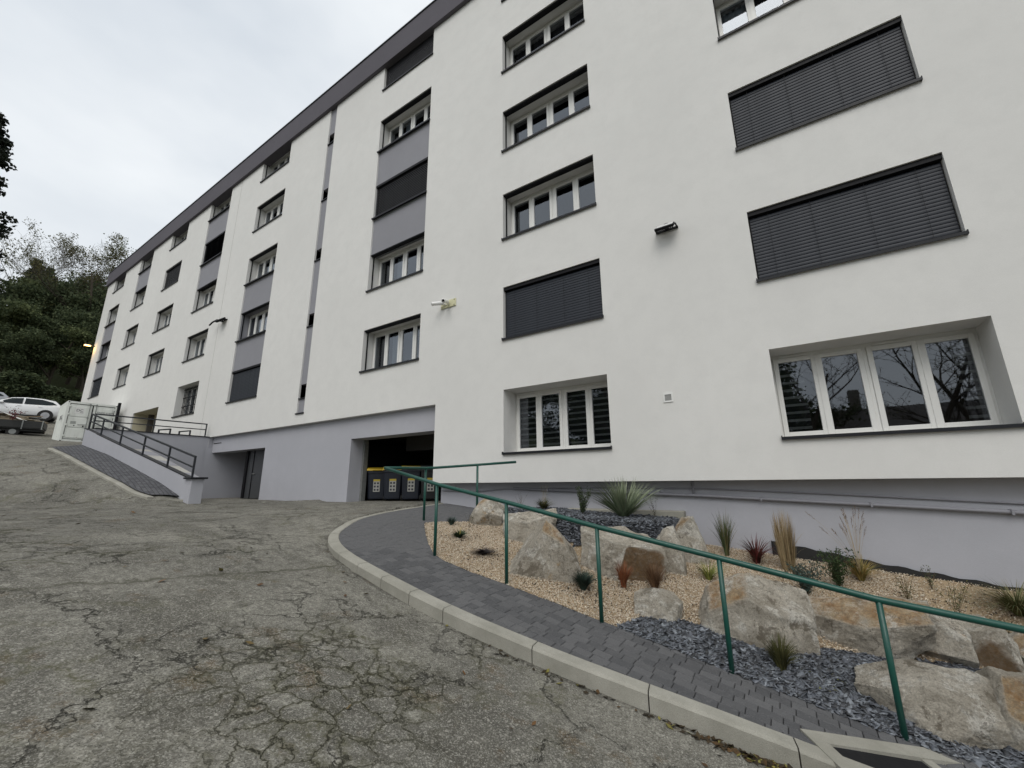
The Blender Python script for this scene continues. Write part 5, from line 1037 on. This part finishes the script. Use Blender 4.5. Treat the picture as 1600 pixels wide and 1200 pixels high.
# ------------------------------------------------------------------ fallen leaves
def leaves_on(P, zfn, name, cols, size, label):
    N = len(P); a = rng.uniform(0, 6.28, N); L = rng.uniform(*size, (N, 1)); d = np.stack([np.cos(a), np.sin(a), rng.normal(0, .25, N)], 1); s = np.stack([-np.sin(a), np.cos(a), rng.normal(0, .35, N)], 1)
    c = np.column_stack([P, zfn(P[:, 0], P[:, 1]) + .012]); V = np.stack([c - d * L * .5, c + s * L * .28, c + d * L * .5, c - s * L * .28], 1).reshape(-1, 3); F = np.arange(N * 4).reshape(N, 4)
    cl = np.repeat(np.array(cols)[rng.integers(0, len(cols), N)] * rng.uniform(.6, 1.2, (N, 1)), 4, 0); tag(link(name, npmesh(name, V, F, 'dry_leaf', cl)), label, 'leaves', kind='stuff')
P = []
for _ in range(620):
    s = rng.beta(1.3, 1.6) * 6.2 + 2.2 if rng.random() < .22 else rng.normal(5.15, .42); x, y = kpt(s, -abs(rng.normal(0, .055)) - .02); P.append((x, y))
leaves_on(np.array(P), zroad, 'leaf_litter', [(.045, .03, .015), (.07, .045, .02), (.03, .022, .013), (.09, .05, .02), (.04, .028, .015), (.05, .035, .017), (.26, .23, .06)], (.03, .08), 'dark fallen leaves gathered in the gutter along the kerb')
P = np.vstack([np.column_stack([rng.uniform(-6.5, -.3, 26), rng.uniform(1.3, 3.6, 26)]), np.column_stack([rng.uniform(-12, -3, 16), rng.uniform(.3, 3.5, 16)])])
leaves_on(P, zroad, 'scattered_leaves', [(.16, .08, .03), (.14, .10, .04), (.09, .05, .025), (.24, .21, .08)], (.04, .085), 'scattered brown and yellow leaves on the asphalt')
P = rng.normal((.05, 5.2), (.16, .09), (22, 2)); leaves_on(P, zbed, 'yellow_leaves', [(.30, .27, .06), (.2, .2, .05)], (.04, .08), 'yellow leaves on the slate beside the olive tuft')

# ------------------------------------------------------------------ trees
def skeleton(h, r0, rnd, levels=3, spread=.5, fork=.3, nb=5, wig=.12, gn=.0):
    """recursive limbs -> list of (points, radii), tips"""
    segs, tips = [], []
    def grow(p, d, L, r, lv):
        pts = [p.copy()]; k = 5; q = p.copy(); dd = d.copy()
        for i in range(k):
            dd = (dd + Vector((rnd.gauss(0, wig), rnd.gauss(0, wig), rnd.gauss(0, wig * .5) + gn))).normalized(); q = q + dd * L / k; pts.append(q.copy())
        rs = [r * (1 - .72 * i / k) for i in range(k + 1)]; segs.append((pts, rs))
        if lv == 0: tips.extend(pts[2:]); return
        n_ = nb + rnd.randint(-1, 1)
        for j in range(n_):
            t = (fork if lv == levels else .25) + (1 - (fork if lv == levels else .25)) * (j + rnd.random() * .8) / n_; i = min(int(t * k), k - 1); a = pts[i].lerp(pts[i + 1], t * k - i); az = rnd.random() * 6.28 + j * 2.4
            sd = Vector((math.cos(az), math.sin(az), 0)); nd = (dd * (1 - spread) + sd * spread * 1.25 + Vector((0, 0, .18))).normalized(); grow(a, nd, L * rnd.uniform(.42, .62) * (1.15 - .35 * t), r * (1 - .72 * t) * .62, lv - 1)
        tips.append(pts[-1])
    grow(Vector((0, 0, -.6)), Vector((0, 0, 1)), h, r0, levels); return segs, tips
def limb_mesh(segs, name, mat, rmin=.0):
    mb = MB()
    for pts, rs in segs:
        if rs[0] > rmin: mb.tube(pts, [max(r, .009) for r in rs], 8 if rs[0] > .08 else (5 if rs[0] > .03 else 3), False)
    return mb.mesh(name, mat, True)
def foliage(name, cen, per, rad, size, mat, seed, flat=.7, drop=0):
    rnd = np.random.default_rng(seed); cen = np.array([c[:] for c in cen]); N = len(cen) * per; c = np.repeat(cen, per, 0); o = rnd.normal(0, 1, (N, 3)); o /= np.linalg.norm(o, axis=1, keepdims=True); o *= rad * rnd.uniform(0, 1, (N, 1)) ** .5; o[:, 2] *= flat; c = c + o; c[:, 2] -= drop * rnd.uniform(0, 1, N)
    d = rnd.normal(0, 1, (N, 3)); d /= np.linalg.norm(d, axis=1, keepdims=True); s = np.cross(d, rnd.normal(0, 1, (N, 3))); s /= np.linalg.norm(s, axis=1, keepdims=True); L = size * rnd.uniform(.5, 1.2, (N, 1))
    V = np.stack([c - d * L * .5, c + s * L * .34, c + d * L * .5, c - s * L * .34], 1).reshape(-1, 3); F = np.arange(N * 4).reshape(N, 4); v = np.repeat(np.clip(rnd.uniform(.0, .7, N) + .3 * rnd.normal(0, 1, N).clip(-1, 1) , 0, 1), 4); return npmesh(name, V, F, mat, np.repeat(v[:, None], 3, 1))
KIND = {}
def broad(key, h, r0, seed, mat, per, rad, size, spread=.5, nb=5, levels=2, fork=.28, bk='bark', wig=.12):
    rnd = random.Random(seed); sg, tp = skeleton(h, r0, rnd, levels, spread, fork, nb, wig); tk = limb_mesh(sg, 'trunk', bk); cr_ = foliage('crown', tp, per, rad, size, mat, seed) if per else None; KIND[key] = (tk, cr_)
broad('dark', 9.5, .24, 31, 'leaf_dark', 60, 1.25, .36, .55, 6); broad('mid', 8.5, .22, 32, 'leaf_mid', 60, 1.2, .36, .58, 6); broad('autumn', 9, .2, 33, 'leaf_autumn', 44, 1.1, .32, .5, 6)
broad('sparse', 13, .2, 34, 'leaf_autumn', 2, .45, .17, .42, 5, 4, .42, 'bark', .08); broad('sparse_b', 12, .18, 35, 'leaf_mid', 2, .45, .18, .40, 5, 4, .45, 'bark', .08); broad('bare', 12, .18, 36, 'leaf_autumn', 0, 1, .3, .42, 5, 4, .4, 'bark_pale', .08)
# conifer
def conifer(key, h, seed, mat, r=2.4, z0=.12, per=11):
    rnd = random.Random(seed); mb = MB(); mb.tube([(0, 0, -.6), (0, 0, h * .5), (0, 0, h)], [.28, .16, .02], 8, False); tips = []; z = h * z0
    while z < h * .98:
        R_ = (r * (1 - z / h) ** .8 + .15) * (1 if z0 < .2 else rnd.uniform(.75, 1.15))
        for j in range(7):
            a = rnd.random() * 6.28; e = Vector((math.cos(a) * R_, math.sin(a) * R_, z - R_ * .22)); mb.tube([(0, 0, z), tuple(e)], [.04, .012], 4, False)
            for q in np.linspace(.25, 1, 6): tips.append(Vector((0, 0, z)).lerp(e, q))
        z += h * .035
    KIND[key] = (mb.mesh('trunk', 'bark', True), foliage('crown', tips, per, .34 if per < 12 else .5, .34, mat, seed, .6, .25))
conifer('conifer', 14, 41, 'leaf_conifer'); conifer('pine', 23, 43, 'leaf_pine', 4.9, .43, 26)
def tree(kind, name, label, x, y, s=1, group='trees on the hillside', dz=0):
    t_ = thing(name, label, 'tree', (x, y, float(zroad(x, y)) + dz), random.random() * 6.28, group); t_.scale = (s, s, s * random.uniform(.93, 1.08)); tk, cr_ = KIND[kind]; link('trunk', tk, t_, (0, 0, 0), True)
    if cr_: link('crown', cr_, t_, (0, 0, 0), True)
    return t_
random.seed(12)
NM = dict(dark=('broadleaf_tree', 'dense dark green broadleaf tree'), mid=('broadleaf_tree', 'mid green bushy tree'), autumn=('broadleaf_tree', 'yellowing olive green tree'), conifer=('conifer_tree', 'dark pointed conifer'))
TL = [('dark', -61, 8.6, .72), ('mid', -62.5, 5.9, .78), ('mid', -60, 11.0, .7), ('dark', -66, 7.6, .9), ('dark', -66, 11.6, .95), ('mid', -70, 9.8, 1.0), ('autumn', -68, 6.0, .9), ('dark', -73, 13.5, 1.05), ('mid', -75, 7.6, 1.05), ('conifer', -80, 9.2, .9), ('conifer', -78, 11.4, .8), ('dark', -82, 13.2, 1.0), ('autumn', -84, 10.6, 1.0), ('conifer', -88, 12.4, .85), ('conifer', -86, 8.2, .95), ('conifer', -92, 10.2, .95), ('mid', -90, 15.5, 1.0), ('dark', -95, 13.5, 1.0), ('conifer', -98, 9.8, .95), ('dark', -64, 2.5, .9), ('conifer', -75, 3.0, .9), ('dark', -62, 15, .8), ('dark', -59.5, 7.2, .5), ('mid', -58, 12, .45), ('dark', -59, 4.6, .5)]
PLC = ['in the front row of the wood', 'in the second row of the wood', 'in the middle of the wood', 'at the back of the wood']
ORD = ['leftmost', 'second from left', 'third from left', 'fourth from left', 'fifth from left', 'sixth from left']
grp = {}
for k, x, y, s in TL: grp.setdefault((k, 0 if x > -63 else (1 if x > -70.5 else (2 if x > -83 else 3))), []).append((y / -x, x, y, s))
for (k, rw), lst in grp.items():
    for i, (_, x, y, s) in enumerate(sorted(lst)): tree(k, NM[k][0], f'{NM[k][1]} {PLC[rw]}' + (f', {ORD[i]}' if len(lst) > 1 else ''), x, y, s)
tree('sparse', 'bare_tree', 'tall thin tree with sparse yellowing leaves just left of the roof end', -66, 12.2, 1.12, 'thin trees above the wood'); tree('sparse_b', 'bare_tree', 'tall sparse tree second from the roof end', -67.5, 10.9, 1.1, 'thin trees above the wood')
tree('sparse', 'bare_tree', 'thin leaning tree with few leaves in the middle of the skyline', -70, 10.0, 1.08, 'thin trees above the wood'); tree('bare', 'bare_tree', 'leafless tree left of the middle of the skyline', -70, 8.6, 1.05, 'thin trees above the wood'); tree('bare', 'bare_tree', 'leafless tree nearest the big dark tree at the left edge', -69, 7.6, .98, 'thin trees above the wood')
tree('pine', 'pine_tree', 'tall dark pine cut by the left edge of the picture', -48, .2, 1.0, 'big trees')
# bushes at the wood edge
sh = skeleton(2.2, .06, random.Random(61), 2, .7, .1, 7)
KIND['bush'] = (limb_mesh(sh[0], 'stem', 'bark'), foliage('foliage', sh[1], 40, .55, .2, 'leaf_dark', 61))
for k, (x, y, s) in enumerate([(-54.5, 9.8, 1), (-55, 8.2, 1.1), (-56, 6.6, 1.2), (-56, 5.2, 1.2), (-55.5, 11.4, 1.1), (-57, 3.6, 1.2)]):
    t_ = thing('bush', ['dark bush at the foot of the wood nearest the building corner', 'dark bush above the container roof', 'dark bush above the rear of the white car', 'dark bush above the roof of the white car', 'dark bush half hidden by the building corner', 'dark bush above the silver car'][k], 'bush', (x, y, float(zroad(x, y))), k * 1.3, 'bushes at the edge of the wood'); t_.scale = (s * 1.3, s * 1.3, s); link('stem', KIND['bush'][0], t_, (0, 0, 0), True); link('foliage', KIND['bush'][1], t_, (0, 0, 0), True)
# red leaved shrub standing in the trailer load
t_ = thing('red_shrub', 'little red leaved shrub standing up from the trailer load', 'shrub', (-37.4, 4.3, 3.8)); V_, F_, c_ = leafy(150, .75, .45, .13, [(.12, .02, .03), (.18, .035, .04)], 71, 6); link('leaves', npmesh('leaves', V_, F_, 'blade', c_), t_, (0, 0, 0), True)
# what the windows mirror: trees and a house across the drive, behind the viewer
rnd = random.Random(81); sg, tp = skeleton(9, .2, rnd, 3, .5, .22, 6, .13); KIND['yard'] = (limb_mesh(sg, 'trunk', 'bark'), foliage('crown', tp[::3], 2, .2, .10, 'leaf_autumn', 81))
for x, y, s, lb in ((5.2, -8, 1.0, 'bare branching tree across the drive, mirrored in the right hand window'), (8.5, -10.5, 1.1, 'second bare tree across the drive, mirrored in the right hand window'), (1.0, -13, 1.0, 'bare tree across the drive behind the viewer'), (-9, -14, 1.1, 'bare tree on the far verge of the drive')):
    tree('yard', 'bare_tree', lb, x, y, s, 'trees across the drive')
for x, y, lb in ((-14, -25, 'dense tree across the drive, first left of the house'), (-19, -27, 'dense tree across the drive, second left of the house'), (-25, -25, 'dense tree across the drive, furthest left of the house'), (-.2, -24, 'dense tree added across the drive to darken a mirrored pane, next to the house'), (-21.8, -31, 'dense tree behind the row across the drive, further left'), (-16.6, -31, 'dense tree behind the row across the drive, nearer the house')): tree('dark', 'broadleaf_tree', lb, x, y, .95, 'trees across the drive')  # the one next to the house is added, unseen, to darken a mirrored pane
hs = thing('neighbour_house', 'low house with tiled gable roof across the drive, mirrored in the window', 'house', (9, -32, -3.5))
part('wall', MB().box(4, 18, -38, -28, -4, 3.4), 'house_wall', hs); rf = part('roof', MB().xprism([(-38.6, 3.3), (-33, 6.6), (-27.4, 3.3)], 3.5, 18.5), 'tile_roof', hs); part('chimney', MB().box(6, 6.8, -33.5, -32.7, 6, 8.4), 'house_wall', rf)
for x in (6, 10, 14): part('window', MB().box(x, x + 1.2, -28, -27.95, -1.5, .1), 'car_glass', hs)
